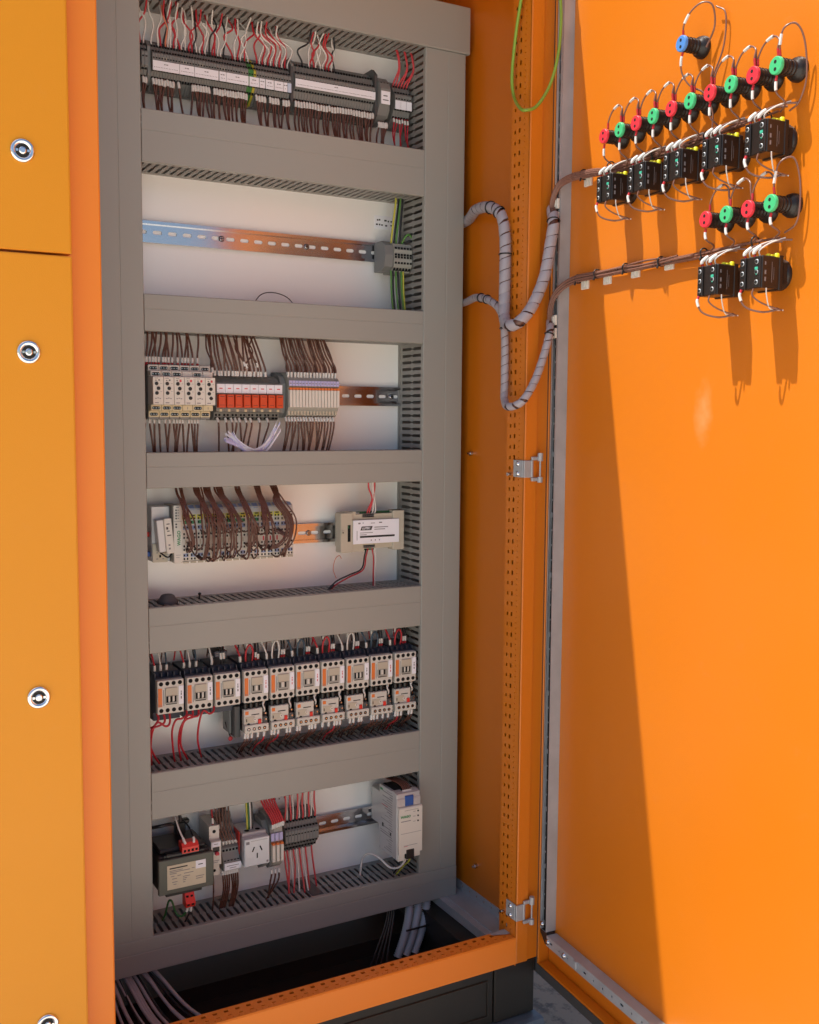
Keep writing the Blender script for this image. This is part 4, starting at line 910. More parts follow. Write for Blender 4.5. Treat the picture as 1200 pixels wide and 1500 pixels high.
# looms above the contactors
def up_wire(x, xe, c, lab, grp, sl=(0, 9), r=1.5): wire([(x, 34, -374), (x, 33, -366), ((x+xe)/2, 36, -352), (xe, 44, -333)], c, lab, grp, r, sleeve=sl, sr=0.8)
up_wire(17, 12, 'wire_red', 'red wire with white sleeve on top of the leftmost contactor', None); up_wire(27, 24, 'wire_white', 'white wire with sleeve on top of the leftmost contactor', None); up_wire(37, 36, 'wire_blue', 'blue wire with white sleeve on top of the leftmost contactor', None)
up_wire(66, 60, 'wire_red', 'red wire with white sleeve on top of the second contactor', None); up_wire(76, 73, 'wire_white', 'white wire with sleeve on top of the second contactor', None); up_wire(87, 86, 'wire_blue', 'blue wire with white sleeve on top of the second contactor', None)
up_wire(114, 110, 'wire_white', 'white wire with long sleeve on top of the third contactor', None, (0, 14))
for x in (130, 135): up_wire(x, x, 'wire_black', 'short sleeved wire above the auxiliary block of the third contactor', 'sleeved wires above the auxiliary block', (8, 18))
LOOPC = [None, None, None, 'wire_red', 'wire_white', 'wire_blue', 'wire_red', 'wire_white', 'wire_blue', 'wire_red']
for k in range(3, 10):
    x = CX[k]; c = LOOPC[k]; cn = {'wire_red': 'dark red', 'wire_white': 'white', 'wire_blue': 'blue'}[c]; who = OLn[k-3]
    top = -344 if c == 'wire_white' else -347
    wire([(x+13, 30, -374), (x+12, 28, -364), (x+13, 26, top-6), (x+18.5, 25, top+2), (x+24, 26, top-6), (x+25, 28, -364), (x+24.5, 30, -374)], c, '%s wire loop bridging two terminals on top of the %s contactor' % (cn, who), None, 1.7, sub=6)
    wire([(x+3, 30, -374), (x+2, 29, -364), (x-2, 34, -350), (x-8, 46, -331)], c, '%s wire with white sleeve rising left of the loop on the %s contactor' % (cn, who), None, 1.7, sleeve=(0, 10))
    for dx in (32, 36.5):
        wire([(x+dx, 34, -374), (x+dx, 33, -366), (x+dx+1, 36, -352), (x+dx+1, 44, -331)], 'wire_black', 'short black wire with a white sleeve at the right of a contactor top', 'sleeved black wires over the contactors', 1.5, sleeve=(5, 13) if dx == 32 or k > 3 else (2, 10), ferr=(0, 4), sr=0.8)
    wire([(x+18, 40, -352), (x+18, 38, -345), (x+19, 40, -331)], 'wire_brown', 'brown wire with sleeve behind the wire loops', 'brown wires behind the loops', 1.4, sleeve=(0, 8))
# filler bundle of wires high in the bay shadows
for k in range(26):
    x = 20+k*18.3+rnd.uniform(-4, 4); c = rnd.choice(('wire_brown', 'wire_brown', 'wire_black', 'wire_red'))
    wire([(x, 60, -366), (x+rnd.uniform(-4, 4), 62, -352), (x+rnd.uniform(-6, 6), 60, -331)], c, 'dark wire in the shadow behind the contactor tops', 'dark wires behind the contactors', 1.3)
# red wires under the first contactors
RW = [((16, 20, -441), (18, 17, -450), (10, 16, -461), (2, 30, -470), (-2, 50, -500)), ((27, 20, -441), (28, 16, -455), (20, 14, -460), (6, 16, -466), (5, 26, -490), (18, 45, -520), (30, 50, -540)), ((37, 20, -441), (36, 15, -458), (29, 14, -463), (16, 15, -455), (8, 18, -470), (8, 30, -500), (14, 48, -538)),
      ((66, 20, -440), (64, 16, -450), (56, 15, -454), (46, 16, -456), (41, 20, -475), (46, 34, -506), (54, 50, -540)), ((76, 20, -440), (74, 15, -452), (66, 14, -450), (54, 16, -470), (54, 28, -500), (64, 48, -538)), ((86, 20, -440), (84, 15, -452), (74, 14, -454), (60, 18, -462), (58, 30, -500), (72, 46, -530), (78, 50, -540)),
      ((112, 20, -438), (111, 16, -448), (103, 15, -452), (93, 16, -446), (87, 20, -466), (88, 32, -500), (100, 50, -538))]
for i, P_ in enumerate(RW): wire(P_, 'wire_red', '%s red wire hanging in a loop below the first three contactors, counted from the left' % nth[i], None, 1.75, sub=7)
# white sleeves and brown wires under the overload relays
for k in range(7):
    x = CX[3+k]
    for j, dx in enumerate((3, 8, 15, 26, 31, 37)):
        if (k+j) % 5 == 4: continue
        c = 'wire_red' if (k*3+j) % 7 == 5 else 'wire_brown'; ex = x+dx+rnd.uniform(-8, 0)
        wire([(x+dx, 8, -492), (x+dx-1, 7, -500), (x+dx-2, 10, -509), (ex, 32, -524), (ex-2, 46, -541)], c, '%s wire with cream sleeve under the overload relays' % ('red' if 'red' in c else 'brown'), '%s sleeved wires under the overload relays' % ('red' if 'red' in c else 'brown'), 1.4, sleeve=(0.5, 9.5), sr=1.2)
    wire([(x+40, 14, -441), (x+36, 10, -447), (x+39, 10, -456), (x+43, 30, -470)], 'wire_white', 'short pale wire tucked between contactor and overload relay', 'short pale wires beside the overload relays', 1.5, sleeve=(1, 7))
o = MB().m('ferrule_red').lathe((0, 0, 0), (0, -1, 0), [(0, 4), (1, 4), (1.1, 2.2)], 12).m('wire_black').tube([(0, 0, 3), (-2, 6, 14), (-4, 14, 26)], 1.3, 6).build('ring_lug', None, (148, 40, -508)); tag(o, 'black lead with a round dark red ring lug below the adapter block', 'ring lug')

# ------------------------------------------------------------------ bay 6
t = thing('control_transformer', 'dark control transformer with cream rating plate in the bottom left bay', 'transformer', (7, 95, -708))
MB().m('laminate').box(2, 90, -96, -14, -27, 32, 2).build('core', t)
MB().m('black_plastic').box(6, 84, -88, -22, 32, 40, 2.5).box(10, 80, -98, -92, 24, 34, 1).build('winding_cover', t)
MB().m('transformer_grey').box(0, 93, -104.5, -97, -30, 29, 1.2).build('front_bracket', t)
MB().m('black_plastic').box(13, 74, -100, -88, -36, -31, 1).box(14, 70, -100, -88, 30, 35, 1).build('edge_profile', t)
pl = MB().m('label_cream').box(14, 79, -105.2, -104.6, -22, 18.5).m('label_white').box(62, 79, -105.4, -105.2, 5, 18.5).build('rating_plate', t)
q = MB().m('print_dark').box(18, 48, -105.5, -105.2, 12.5, 14.5).m('print_grey')
for (a, b_, z) in ((18, 40, 9.5), (18, 52, 7), (18, 30, 4.5), (20, 26, 0), (31, 37, 0), (42, 58, 1.5), (22, 30, -4.5), (40, 52, -3.5), (40, 47, -6.5), (22, 31, -10), (40, 45, -9.5), (62, 76, -8), (62, 74, -11.5), (55, 60, 8), (24, 29, -14), (40, 44, -13)): q.box(a, b_, -105.5, -105.25, z-0.5, z+0.5)
q.m('print_dark').box(66, 74, -105.6, -105.4, 11, 12.5); q.build('plate_print', pl, (0, 0, 0), 'stuff')
tr = MB().m('red_plastic').prism([(-104, 34), (-104, 44), (-98, 50), (-84, 50), (-84, 34)], 40, 68, 'x').m('hole')
for k in range(4): tr.box(42.5+k*6.5, 46.5+k*6.5, -104.3, -102, 36, 40)
tr.build('red_terminal_block', t)
tr = MB().m('red_plastic').prism([(-102, -60), (-106, -52), (-100, -44), (-96, -36), (-84, -36), (-84, -60)], 45, 61, 'x').m('hole')
for k in range(2): tr.box(47+k*7.4, 51+k*7.4, -105.6, -101, -56, -51.5).box(47+k*7.4, 51+k*7.4, -100, -96, -44.5, -41)
tr.build('red_terminal_block', t)
MB().m('black_plastic').box(48, 66, -40, -26, 40, 62, 2).box(60, 74, -36, -24, 56, 64, 2).build('mounting_foot', t)
wire([(54, -4, -660), (51, -2, -652), (46, 10, -634), (44, 40, -606)], 'wire_white', 'white wire with sleeve entering the red terminal on top of the transformer', None, 1.5, sleeve=(0, 11))
wire([(68, -4, -660), (68, -2, -652), (66, 20, -640), (60, 50, -634)], 'wire_black', 'black wire with white sleeve at the right of the red top terminal', None, 1.5, sleeve=(0, 9))
wire([(56, 50, -606), (57, 40, -620), (58, 36, -636)], 'wire_black', 'thick black cable end dropping behind the transformer', None, 3.0)
wire([(6, 40, -640), (16, 20, -632), (34, 22, -632), (48, 40, -640)], 'wire_black', 'black cable arching over the transformer windings', None, 3.0)
wire([(56, -4, -769), (55, -2, -776), (48, 4, -786), (40, 8, -780), (34, 10, -760), (30, 16, -762), (28, 30, -790), (27, 44, -806)], 'wire_darkgreen', 'dark green and yellow wire looping from the lower red terminal', None, 1.7, sub=7, sleeve=(0, 8))
wire([(62, -4, -769), (61, -2, -778), (62, 30, -810)], 'wire_black', 'short black wire with sleeve below the lower red terminal', None, 1.5, sleeve=(0, 8))
t = thing('circuit_breaker', 'narrow grey miniature circuit breaker right of the transformer', 'circuit breaker', (106.5, 95, -700))
MB().m('device_white').prism([(-8,-42),(-62,-42),(-62,-20),(-72,-19),(-72,22),(-62,23),(-62,46),(-8,46)], 0, 17.5, 'x').m('hole').cyl((8.7, -62.3, 36), (8.7, -61, 36), 3, 12).cyl((8.7, -62.3, -33), (8.7, -61, -33), 2.7, 12).build('housing', t)
MB().m('black_plastic').box(3, 14.5, -73, -71.5, 4, 12, 0.5).m('print_red').box(5.5, 12, -80, -72.5, 0, 5, 0.8).build('toggle', t)
MB().m('label_white').box(1.5, 16, -72.5, -72.05, 13, 21).m('print_grey').box(5, 12, -72.7, -72.5, 17, 18).box(4, 14, -72.2, -72.05, -12, -11).box(4, 12, -72.2, -72.05, -15, -14).build('front_print', t, (0, 0, 0), 'stuff')
wire([(115, 40, -655), (115, 40, -646), (114, 46, -620), (113, 50, -606)], 'wire_red', 'dark red wire with sleeve entering the top of the circuit breaker', None, 1.3, sleeve=(3, 12), ferr=(0, 3))
wire([(113, 34, -742), (113, 32, -755), (115, 40, -790), (115, 46, -812)], 'wire_brown', 'single brown wire below the circuit breaker', None, 1.3)
t = thing('multi_level_terminals', 'stepped dark grey multi level terminals right of the circuit breaker', 'terminal block', (131, 95, -705))
b = MB().m('term_grey')
b.prism([(-8,-34),(-60,-34),(-64,-30),(-64,-18),(-60,-14),(-54,-4),(-54,4),(-46,10),(-40,22),(-34,24),(-26,36),(-20,40),(-14,52),(-8,52)], 0, 30, 'x').m('hole')
for k in range(5):
    for (y, z) in ((-54.4, 0), (-46.5, 7), (-40.4, 16), (-27, 31), (-15, 46)): b.box(1.5+k*6, 5+k*6, y-0.3, y+3, z-1.8, z+1.8)
    b.box(1.5+k*6, 5+k*6, -62.3, -60, -17.5, -15)
b.build('terminal_body', t)
MB().m('label_white').box(1, 31, -66, -64.1, -31, -19, 0.4).m('print_grey').box(5, 27, -66.2, -66, -24, -23).box(10, 22, -66.2, -66, -28, -27).build('marker_strip', t)
MB().m('red_plastic').box(30.2, 31.2, -58, -20, -10, 30).build('partition', t)
for k in range(5):
    x = 136+k*5.2
    wire([(x-3+k*0.6, 38, -692), (x-5, 34, -684), (x-12, 40, -658), (x-15+k, 48, -606)], 'wire_brown', 'brown wire with pale sleeve rising from the stepped terminals', 'brown wires above the stepped terminals', 1.5, sleeve=(0, 9))
for k in range(3): wire([(131+k*3, 52, -668+k*2), (130+k*3, 50, -655), (131+k*4, 52, -630), (130+k*4, 54, -606)], 'wire_brown', 'brown wire with pale sleeve rising from the stepped terminals', 'brown wires above the stepped terminals', 1.5, sleeve=(0, 9))
for k in range(8):
    x = 131+k*3.8; xe = (128, 131, 134, 137, 146, 148, 150, 153)[k]
    wire([(x, 38, -739), (x, 36, -747), ((x+xe)/2+3, 38, -775), (xe, 48, -812)], 'wire_brown', 'brown wire with pale sleeve below the stepped terminals', 'brown wires below the stepped terminals', 1.5, sleeve=(0, 7))
t = thing('power_outlet', 'white three pin socket outlet with slanted slots on the rail', 'socket outlet', (165, 95, -709))
MB().m('outlet_white').box(0, 46, -75, -60, -25, 24, 1.2).build('face_plate', t)
MB().m('psu_side').box(1, 45, -60, -10, -24, 30, 1).m('hole').cyl((13, -50, 30.2), (13, -50, 29), 4.5, 12).cyl((33, -50, 30.2), (33, -50, 29), 4.5, 12).box(-4, 2, -50, -10, -34, -22, 1).build('housing', t)
for (x, z, a) in ((16, 5, 24), (30, 5, -24), (23, -7, 0)):
    h = MB().m('hole'); h.X = Matrix.Translation((x, -75.2, z)) @ Matrix.Rotation(math.radians(a), 4, 'Y'); h.box(-1.1, 1.1, -0.1, 0.5, -4.6, 4.6); h.build('pin_slot', t)
MB().m('print_grey').box(3, 9, -75.15, -75, 15, 20).box(12, 42, -75.15, -75, 19.5, 20).box(40, 43.5, -75.15, -75, -22, -18.5).build('plate_print', t, (0, 0, 0), 'stuff')
for (x, c) in ((181, 'wire_yellow'), (184, 'wire_darkgreen'), (187.5, 'wire_white'), (190.5, 'wire_black')):
    nm = {'wire_yellow': 'yellow', 'wire_darkgreen': 'green', 'wire_white': 'white', 'wire_black': 'black'}[c]
    wire([(x, 50, -681), (x, 50, -672), (x-0.5, 52, -640), (x-2, 54, -606)], c, nm+' wire dropping into the top of the white socket outlet', None, 1.7)
for k in range(3):
    t = thing('slim_relay', ('first slim relay right of the white socket outlet, on a darker grey base', 'middle one of the three slim relays between socket outlet and bottom terminals', 'slim relay touching the dark terminal row of the bottom bay')[k], 'slim relay', (216+7.8*k, 95, -708), 0, 'slim relays in the bottom bay')
    MB().m('term_grey' if k == 0 else 'term_light').prism([(-8,-40),(-50,-46),(-60,-38),(-64,-26),(-66,14),(-62,36),(-44,46),(-8,46)], 0, 7.6, 'x').build('relay_base', t)
    MB().m('white_relay').box(1.2, 6.6, -74, -64, -28, 2, 0.6).build('relay_body', t)
    MB().m('stripe_orange').box(1.2, 6.6, -73, -64, 2.2, 5.6, 0.4).build('ejector', t)
    MB().m('violet_label').box(0.6, 7, -68.6, -66.4, 8, 22, 0.4).build('marker', t)
t = thing('end_plate', 'dark grey end stop between the white socket outlet and the slim relays', 'end plate', (214, 95, -708))
MB().m('term_grey').prism([(-8,-44),(-30,-52),(-54,-38),(-58,24),(-44,40),(-8,40)], -7, 1.8, 'x').build('plate_body', t)
for k in range(6):
    x = 220+k*4.0; xe = 200+k*5
    wire([(x, 30, -678+k*0.6), (x, 29, -668), (x-4, 32, -655), ((x+xe)/2-3, 40, -636), (xe-2, 52, -604)], 'wire_red', 'dark red wire with white sleeve bundled above the three slim relays', 'dark red wires above the slim relays', 1.8, sleeve=(0, 8))
for k in range(3):
    x = 218+k*7
    wire([(x, 30, -752), (x, 29, -760), (x-2, 32, -778), (218-k*2, 46, -812)], 'wire_brown', 'brown wire with grey sleeve below the three slim relays', 'brown wires below the slim relays', 1.6, sleeve=(0, 7))
t = strip(249, 11, 5.9, -705, 'dark grey terminal row with red and white wires in the bottom bay', [], h=30, d=48)
o = t
for k in range(11):
    x = 252+5.9*k
    c = 'wire_red' if k % 2 == 0 else 'wire_white'
    if k in (1, 3, 5, 7, 9): wire([(x, 56, -680), (x, 54, -670), (x-1, 54, -645), (x-2+rnd.uniform(-2, 2), 56, -604)], 'wire_white', 'white wire rising from the bottom bay terminal row', 'white wires above the bottom terminals', 1.5)
    else: wire([(x, 52, -678), (x, 50, -670), (x+rnd.uniform(-3, 2), 50, -645), (x+rnd.uniform(-3, 8), 54, -604)], 'wire_pinkred', 'red wire rising from the bottom bay terminal row', 'red wires above the bottom terminals', 1.6)
    if k in (3, 5, 8): pass
    c2 = ('wire_pinkred', 'wire_pinkred', 'wire_white', 'wire_pinkred', 'wire_white', 'wire_pinkred', 'wire_white', 'wire_pinkred', None, 'wire_pinkred', None)[k]
    if c2:
        nm = 'red' if 'red' in c2 else 'white'
        wire([(x-1, 52, -733), (x-1, 50, -742), (x+1, 48, -765), (x+rnd.uniform(-6, 8), 46+rnd.uniform(-14, 10), -812)], c2, nm+' wire dropping from the bottom bay terminal row into the lowest duct', nm+' wires below the bottom terminals', 1.6)
# plate sticker above
sk = MB().m('label_white').box(0, 42, 94.2, 94.9, 0, 26).build('sticker', None, (238, 0, -660)); tag(sk, 'white printed sticker on the back plate behind the bottom bay red wires', 'sticker')
pk = MB().m('print_dark')
for (a, z) in ((4, 18), (12, 18), (25, 17), (32, 18), (4, 9), (10, 9), (20, 8), (30, 9)): pk.box(a, a+rnd.uniform(2, 5), 93.9, 94.15, z-1.2, z+1.2)
pk.build('sticker_print', sk, (0, 0, 0), 'stuff')
# power supply
t = thing('power_supply', 'deep white power supply with green logo and blue connector in the bottom right bay', 'power supply', (434, 95, -690))
MB().m('psu_side').box(2, 50, -124, -56, -68, 55, 1).box(10, 40, -56, -8, -30, 34, 1).m('black_matte').box(8, 46, -112, -60, 55, 55.8).build('housing', t)
MB().m('device_white').prism([(-130, -56), (-130, 28), (-128, 30), (-104, 31), (-104, -56)], 4, 52, 'x').box(4, 18, -127, -104, -70, -56.2, 1).box(36, 50, -127, -104, -66, -56.2, 1).build('front_cover', t)
for xa, xb in ((2.4, 18), (36, 50)): MB().m('psu_side').prism([(-126, 31.2), (-126, 44), (-118, 55.6), (-106, 56.5), (-100, 31.2)], xa, xb, 'x').build('top_shoulder', t)
MB().m('blue_plastic').box(18.5, 35.5, -127, -104, 31.4, 50, 0.8).build('blue_connector', t)
MB().m('black_plastic').box(19, 35.5, -131, -106, -67, -49, 0.8).build('black_connector', t)
text('WAGO', 6.2, 'logo', t, (7, -130.2, 13), 'print_green', bold=0.3, shear=0.2)
p = MB().m('print_grey').box(8, 28, -130.15, -130, 4, 5.4).box(15, 44, -130.15, -130, 24, 24.6).box(8, 50, -130.15, -130, -18.4, -17.8).box(14, 42, -130.15, -130, -41.5, -40.8)
for z in (20.5, 11.5, 2): p.box(33, 38, -130.15, -130, z-0.4, z+0.4).m('black_plastic').cyl((43, -130.6, z), (43, -129.9, z), 1.7, 10).m('print_grey')
p.m('print_red').box(14, 22, -130.15, -130, -43, -42.4); p.build('front_print', t, (0, 0, 0), 'stuff')
sd = MB().m('print_grey')
for k in range(26):
    z = 50-k*4.4; y0 = -110+rnd.uniform(0, 6); sd.box(1.75, 1.95, y0, min(-60, y0+rnd.choice((12, 20, 30, 38, 44))), z, z+rnd.choice((0.5, 0.8, 1.3)))
sd.m('print_dark').box(1.75, 1.95, -74, -68, -22, -15).box(1.75, 1.95, -104, -99, -30, -24).m('print_red').box(1.75, 1.95, -90, -66, 20, 20.8).m('print_green').box(1.75, 1.95, -70, -60, 46, 50); sd.build('side_print', t, (0, 0, 0), 'stuff')
for k in range(5):
    x = 454+k*3.6
    wire([(x, -20, -640), (x, -19, -630), (x-3, -6, -623), (x-14, 24, -620), (x-24, 60, -618)], 'wire_brown', 'brown wire arching back over the power supply from the blue connector', 'brown wires over the power supply', 1.5, sleeve=(0, 8), sub=6)
wire([(457, -22, -757), (457, -20, -768), (450, -12, -780), (438, 0, -782), (425, 16, -768), (414, 34, -764), (406, 48, -778), (403, 52, -812)], 'wire_white', 'thick white wire looping from the black connector of the power supply', None, 2.1, sub=7, sleeve=(0, 11))
wire([(463, -20, -755), (463, -18, -768), (462, 10, -790), (461, 30, -812)], 'wire_black', 'black wire with white sleeve below the power supply connector', None, 1.7, sleeve=(0, 9))
wire([(469, -20, -755), (469, -18, -768), (466, 0, -786), (464, 24, -812)], 'wire_yellow', 'yellow and green wire with sleeve below the power supply connector', None, 1.7, sleeve=(0, 8))

# ------------------------------------------------------------------ things mounted on the door (frame: u, y, z ; panel face y = 22)
def dloc(u, y, z): return tuple(DM @ Vector((u, y, z)))
def lamp(cm):
    t = thing('indicator_lamp', '', 'indicator lamp', (0, 0, 0), DA)
    MB().m('switch_black').lathe((0, 0, 0), (0, -1, 0), [(0, 14.5), (5, 14.5), (6, 13), (9, 13), (10, 9.2), (34, 9.0)], 18).build('lamp_body', t)
    rg = MB().m('switch_black')
    for k in range(4): rg.lathe((0, -13-k*5.2, 0), (0, -1, 0), [(0, 9.9), (1.6, 9.9)], 16)
    rg.build('body_ribs', t)
    MB().m(cm).lathe((0, -34.1, 0), (0, -1, 0), [(0, 10.4), (3.2, 10.4), (4, 9.6)], 20).build('coloured_cap', t)
    h = MB().m('hole')
    for z in (4.2, -4.2): h.cyl((0, -38.3, z), (0, -37, z), 2.2, 10)
    h.m('zinc').cyl((0, -38.2, 4.2), (0, -38.05, 4.2), 1.0, 6)
    h.build('terminal_holes', t, (0, 0, 0), 'stuff')
    return t
LG, LR, LBl = lamp('cap_green'), lamp('cap_red'), lamp('cap_blue')
tag(LBl, 'single blue capped indicator lamp alone above the row on the open door'); LBl.location = W(*dloc(320, 22, 533))
used = {}
for k in range(10):
    c = 'r' if k % 2 == 0 else 'g'; u = 148.5+38.35*k; src = LR if c == 'r' else LG; loc = dloc(u, 22, 455)
    if c not in used: used[c] = 1; o = src; o.location = W(*loc)
    else: o = dup(src, loc)
    tag(o, '%s %s capped lamp of the upper door row, counted from the hinge' % (nth[k//2], 'red' if c == 'r' else 'green'), None, 'indicator lamps in the upper door row')
for k in range(4):
    c = 'r' if k % 2 == 0 else 'g'; u = 378+38.35*k; loc = dloc(u, 22, 298.2); o = dup(LR if c == 'r' else LG, loc)
    tag(o, '%s %s capped indicator lamp in the short lower door row' % (('first', 'first', 'second', 'second')[k], 'red' if c == 'r' else 'green'), None, 'indicator lamps in the lower door row')
def switch():
    t = thing('selector_switch', '', 'selector switch', (0, 0, 0), DA)
    MB().m('switch_black').lathe((0, 0, 0), (0, -1, 0), [(0, 19), (5, 19), (6.5, 17)], 24).prism([(-17, 12), (-12, 17), (12, 17), (17, 12), (17, -12), (12, -17), (-12, -17), (-17, -12)], -12, -6, 'y').build('switch_collar', t)
    b = MB().m('switch_black').box(-17.5, 17.5, -46, -12, -19, 19, 1.2).box(-17.5, -8, -48.5, -46, -18.5, 18.5, 0.8).box(6, 16.5, -48.5, -46, -18.5, 18.5, 0.8).box(-18.3, 18.3, -20, -13, -20.5, 20.5, 1)
    b.build('contact_block', t)
    s = MB()
    for x in (-13, 11):
        for z in (12, 0, -12): s.m('galv').lathe((x, -48.5, z), (0, -1, 0), [(0, 3.0), (0.5, 2.8), (0.7, 1.4)], 10).m('hole').cyl((x, -49.5, z), (x, -49.1, z), 2.1, 8).box(x-3.6, x+3.6, -48.7, -48.4, z-5.4, z-4)
    s.build('terminal_screws', t, (0, 0, 0), 'stuff')
    MB().m('teal').box(8.5, 13.5, -49.4, -48.4, 2.6, 5.8, 0.3).box(10.4, 12, -49.4, -48.4, -3.5, 2.4, 0.3).build('contact_marker', t)
    MB().m('bright_yellow').lathe((15, -22, 20), (0, 0, 1), [(-2, 3.6), (2, 3.6), (3, 2.4)], 10).lathe((10, -30, 19.5), (0, 0, 1), [(-2, 3.0), (2, 3.0), (3, 2)], 10).box(9, 15, -30, -22, 18, 21.5, 1).build('yellow_latch', t)
    MB().m('print_grey').box(17.52, 17.62, -31, -30.4, -12, 12).box(17.52, 17.62, -28, -27.6, -9, 6).box(17.52, 17.62, -42, -39.5, -11, -6).box(17.52, 17.62, -42, -39.5, -3, 2).box(17.52, 17.62, -42, -40, 8, 12).build('side_print', t, (0, 0, 0), 'stuff')
    return t
sw = switch(); SWL = []
for k in range(5): SWL.append((168+77*k, 376, '%s black selector switch block from the hinge, under the long lamp row on the door' % nth[k]))
SWL += [(398.5, 218.5, 'black selector switch block nearer the hinge of the lower pair on the door'), (476, 218.5, 'black selector switch block farther from the hinge of the lower pair')]
for k, (u, z, lb_) in enumerate(SWL):
    loc = dloc(u, 22, z); o = sw if k == 0 else dup(sw, loc); o.location = W(*loc); tag(o, lb_, None, 'black selector switch blocks on the door')
# door wires
def dwire(pts, m, label, group=None, r=1.15, **kw): return wire(pts, m, label, group, r, frame=DM, **kw)
for k in range(9):                                        # daisy-chained bridges between lamps
    u0 = 148.5+38.35*k; lb_ = 'brown bridge wire arching between two lamps of the upper door row'
    dwire([(u0+1, -8, 466), (u0+1.5, -8, 476), (u0+8, -6, 489), (u0+22, -6, 494), (u0+34, -8, 488), (u0+37, -9, 478), (u0+38, -8, 466)], 'wire_brown_sunlit', lb_, 'bridge wires over the upper lamps', 1.2, sub=6, sleeve=[(30, 41)], ferr=(0, 8))
    dwire([(u0+38, -11, 466), (u0+37.6, -12, 476), (u0+39, -11, 484)], 'wire_brown_sunlit', 'short red ended wire stub on top of an upper row lamp', 'wire stubs on the upper lamps', 1.3, ferr=(0, 9))
for k in range(3):
    u0 = 378+38.35*k
    dwire([(u0+1, -8, 309), (u0+1.5, -8, 320), (u0+8, -6, 333), (u0+22, -6, 338), (u0+34, -8, 331), (u0+37, -9, 320), (u0+38, -8, 309)], 'wire_brown_sunlit', 'brown bridge wire arching between two lamps of the lower door row', 'bridge wires over the lower lamps', 1.2, sub=6, sleeve=[(28, 40)], ferr=(0, 8))
dwire([(495, -10, 466), (496, -12, 478), (499, -10, 496), (508, 0, 500), (514, 8, 480), (515, 12, 440), (505, 12, 415), (490, 12, 408)], 'wire_brown_sunlit', 'long brown wire looping over the last green lamp and down to the loom', None, 1.2, sub=6, sleeve=(12, 24), ferr=(0, 7))
dwire([(494, -10, 309), (495, -12, 322), (498, -8, 344), (507, 4, 350), (512, 10, 330), (513, 12, 300), (508, 12, 275), (492, 10, 266)], 'wire_brown_sunlit', 'long brown wire looping over the last lower lamp and down to the loom', None, 1.2, sub=6, sleeve=(12, 26), ferr=(0, 8))
dwire([(320, -12, 544), (322, -13, 556), (330, -8, 572), (342, 0, 580), (352, 8, 574), (350, 14, 550), (335, 14, 528)], 'wire_brown_sunlit', 'brown wire looping over the blue capped lamp', None, 1.2, sub=6, sleeve=(14, 26), ferr=(0, 6))
dwire([(320, -12, 522), (318, -13, 510), (318, -10, 495), (328, -4, 478), (345, 4, 466), (356, 10, 440), (356, 10, 412)], 'wire_brown_sunlit', 'brown wire hanging from the blue capped lamp to the loom', None, 1.2, sub=6, sleeve=(5, 17), ferr=(0, 5))
dwire([(352, 14, 574), (368, 16, 560), (366, 16, 520), (352, 12, 486), (352, 8, 470)], 'wire_brown_sunlit', 'second brown wire from the blue capped lamp down the panel', None, 1.1, sub=6)
for k in range(10):
    u0 = 148.5+38.35*k
    dwire([(u0-1, -12, 444), (u0-1, -13, 436), (u0, -12, 424), (u0+2, 0, 414), (u0-14, 8, 409)], 'wire_brown_sunlit', 'brown wire with grey sleeve dropping from an upper lamp into the loom', 'brown wires below the upper lamps', 1.2, sub=5, sleeve=(7, 17), ferr=(0, 6))
for k in range(4):
    u0 = 378+38.35*k
    dwire([(u0-1, -12, 287), (u0-1, -13, 279), (u0+1, -12, 272), (u0+1, 0, 266), (u0-14, 8, 262)], 'wire_brown_sunlit', 'brown wire with grey sleeve dropping from a lower lamp into the loom', 'brown wires below the lower lamps', 1.2, sub=5, sleeve=(5, 14), ferr=(0, 5))
for (u, z, _) in SWL:
    up_ = 'upper' if z > 300 else 'lower'
    for du, dd in ((-13, 0), (3, 3)):
        dwire([(u+du, -22, z+19), (u+du+1, -24, z+25), (u+du+6, -14, z+33), (u+du+14, 2, z+38), (u+du+24, 12, z+38)], 'wire_brown_sunlit', 'brown wire with wide white sleeve leaving the top of an %s switch block' % up_, 'wires on top of the %s switch blocks' % up_, 1.3, sub=5, sleeve=(4, 16), ferr=(0, 3), sr=1.15)
        dwire([(u+du+4, -18, z+19), (u+du+5, -20, z+26), (u+du+10, -8, z+35), (u+du+17, 8, z+41)], 'wire_white', 'pale wire with wide white sleeve beside the top of an %s switch block' % up_, 'pale wires on top of the %s switch blocks' % up_, 1.0, sub=5)
    dwire([(u-12, -28, z-19), (u-12, -30, z-27), (u-6, -26, z-40), (u+6, -10, z-46), (u+18, 4, z-43)], 'wire_brown_sunlit', 'brown wire with a grey sleeve looping beneath an %s switch block' % up_, 'wires looping under the %s switch blocks' % up_, 1.25, sub=6, sleeve=(4, 14), ferr=(0, 4))
    dwire([(u+4, -24, z-19), (u+4, -25, z-27), (u+9, -14, z-36), (u+19, 6, z-44), (u+12, 6, z-41)], 'wire_brown_sunlit', 'thin brown wire crossing beneath an %s switch block' % up_, 'thin wires under the %s switch blocks' % up_, 1.1, sub=6)
    dwire([(u+19, -18, z-19), (u+18, -16, z-28), (u+12, -4, z-42), (u+19, 10, z-44)], 'wire_white', 'pale wire crossing the loop under an %s switch block' % up_, 'pale wires under the %s switch blocks' % up_, 0.9, sub=5)
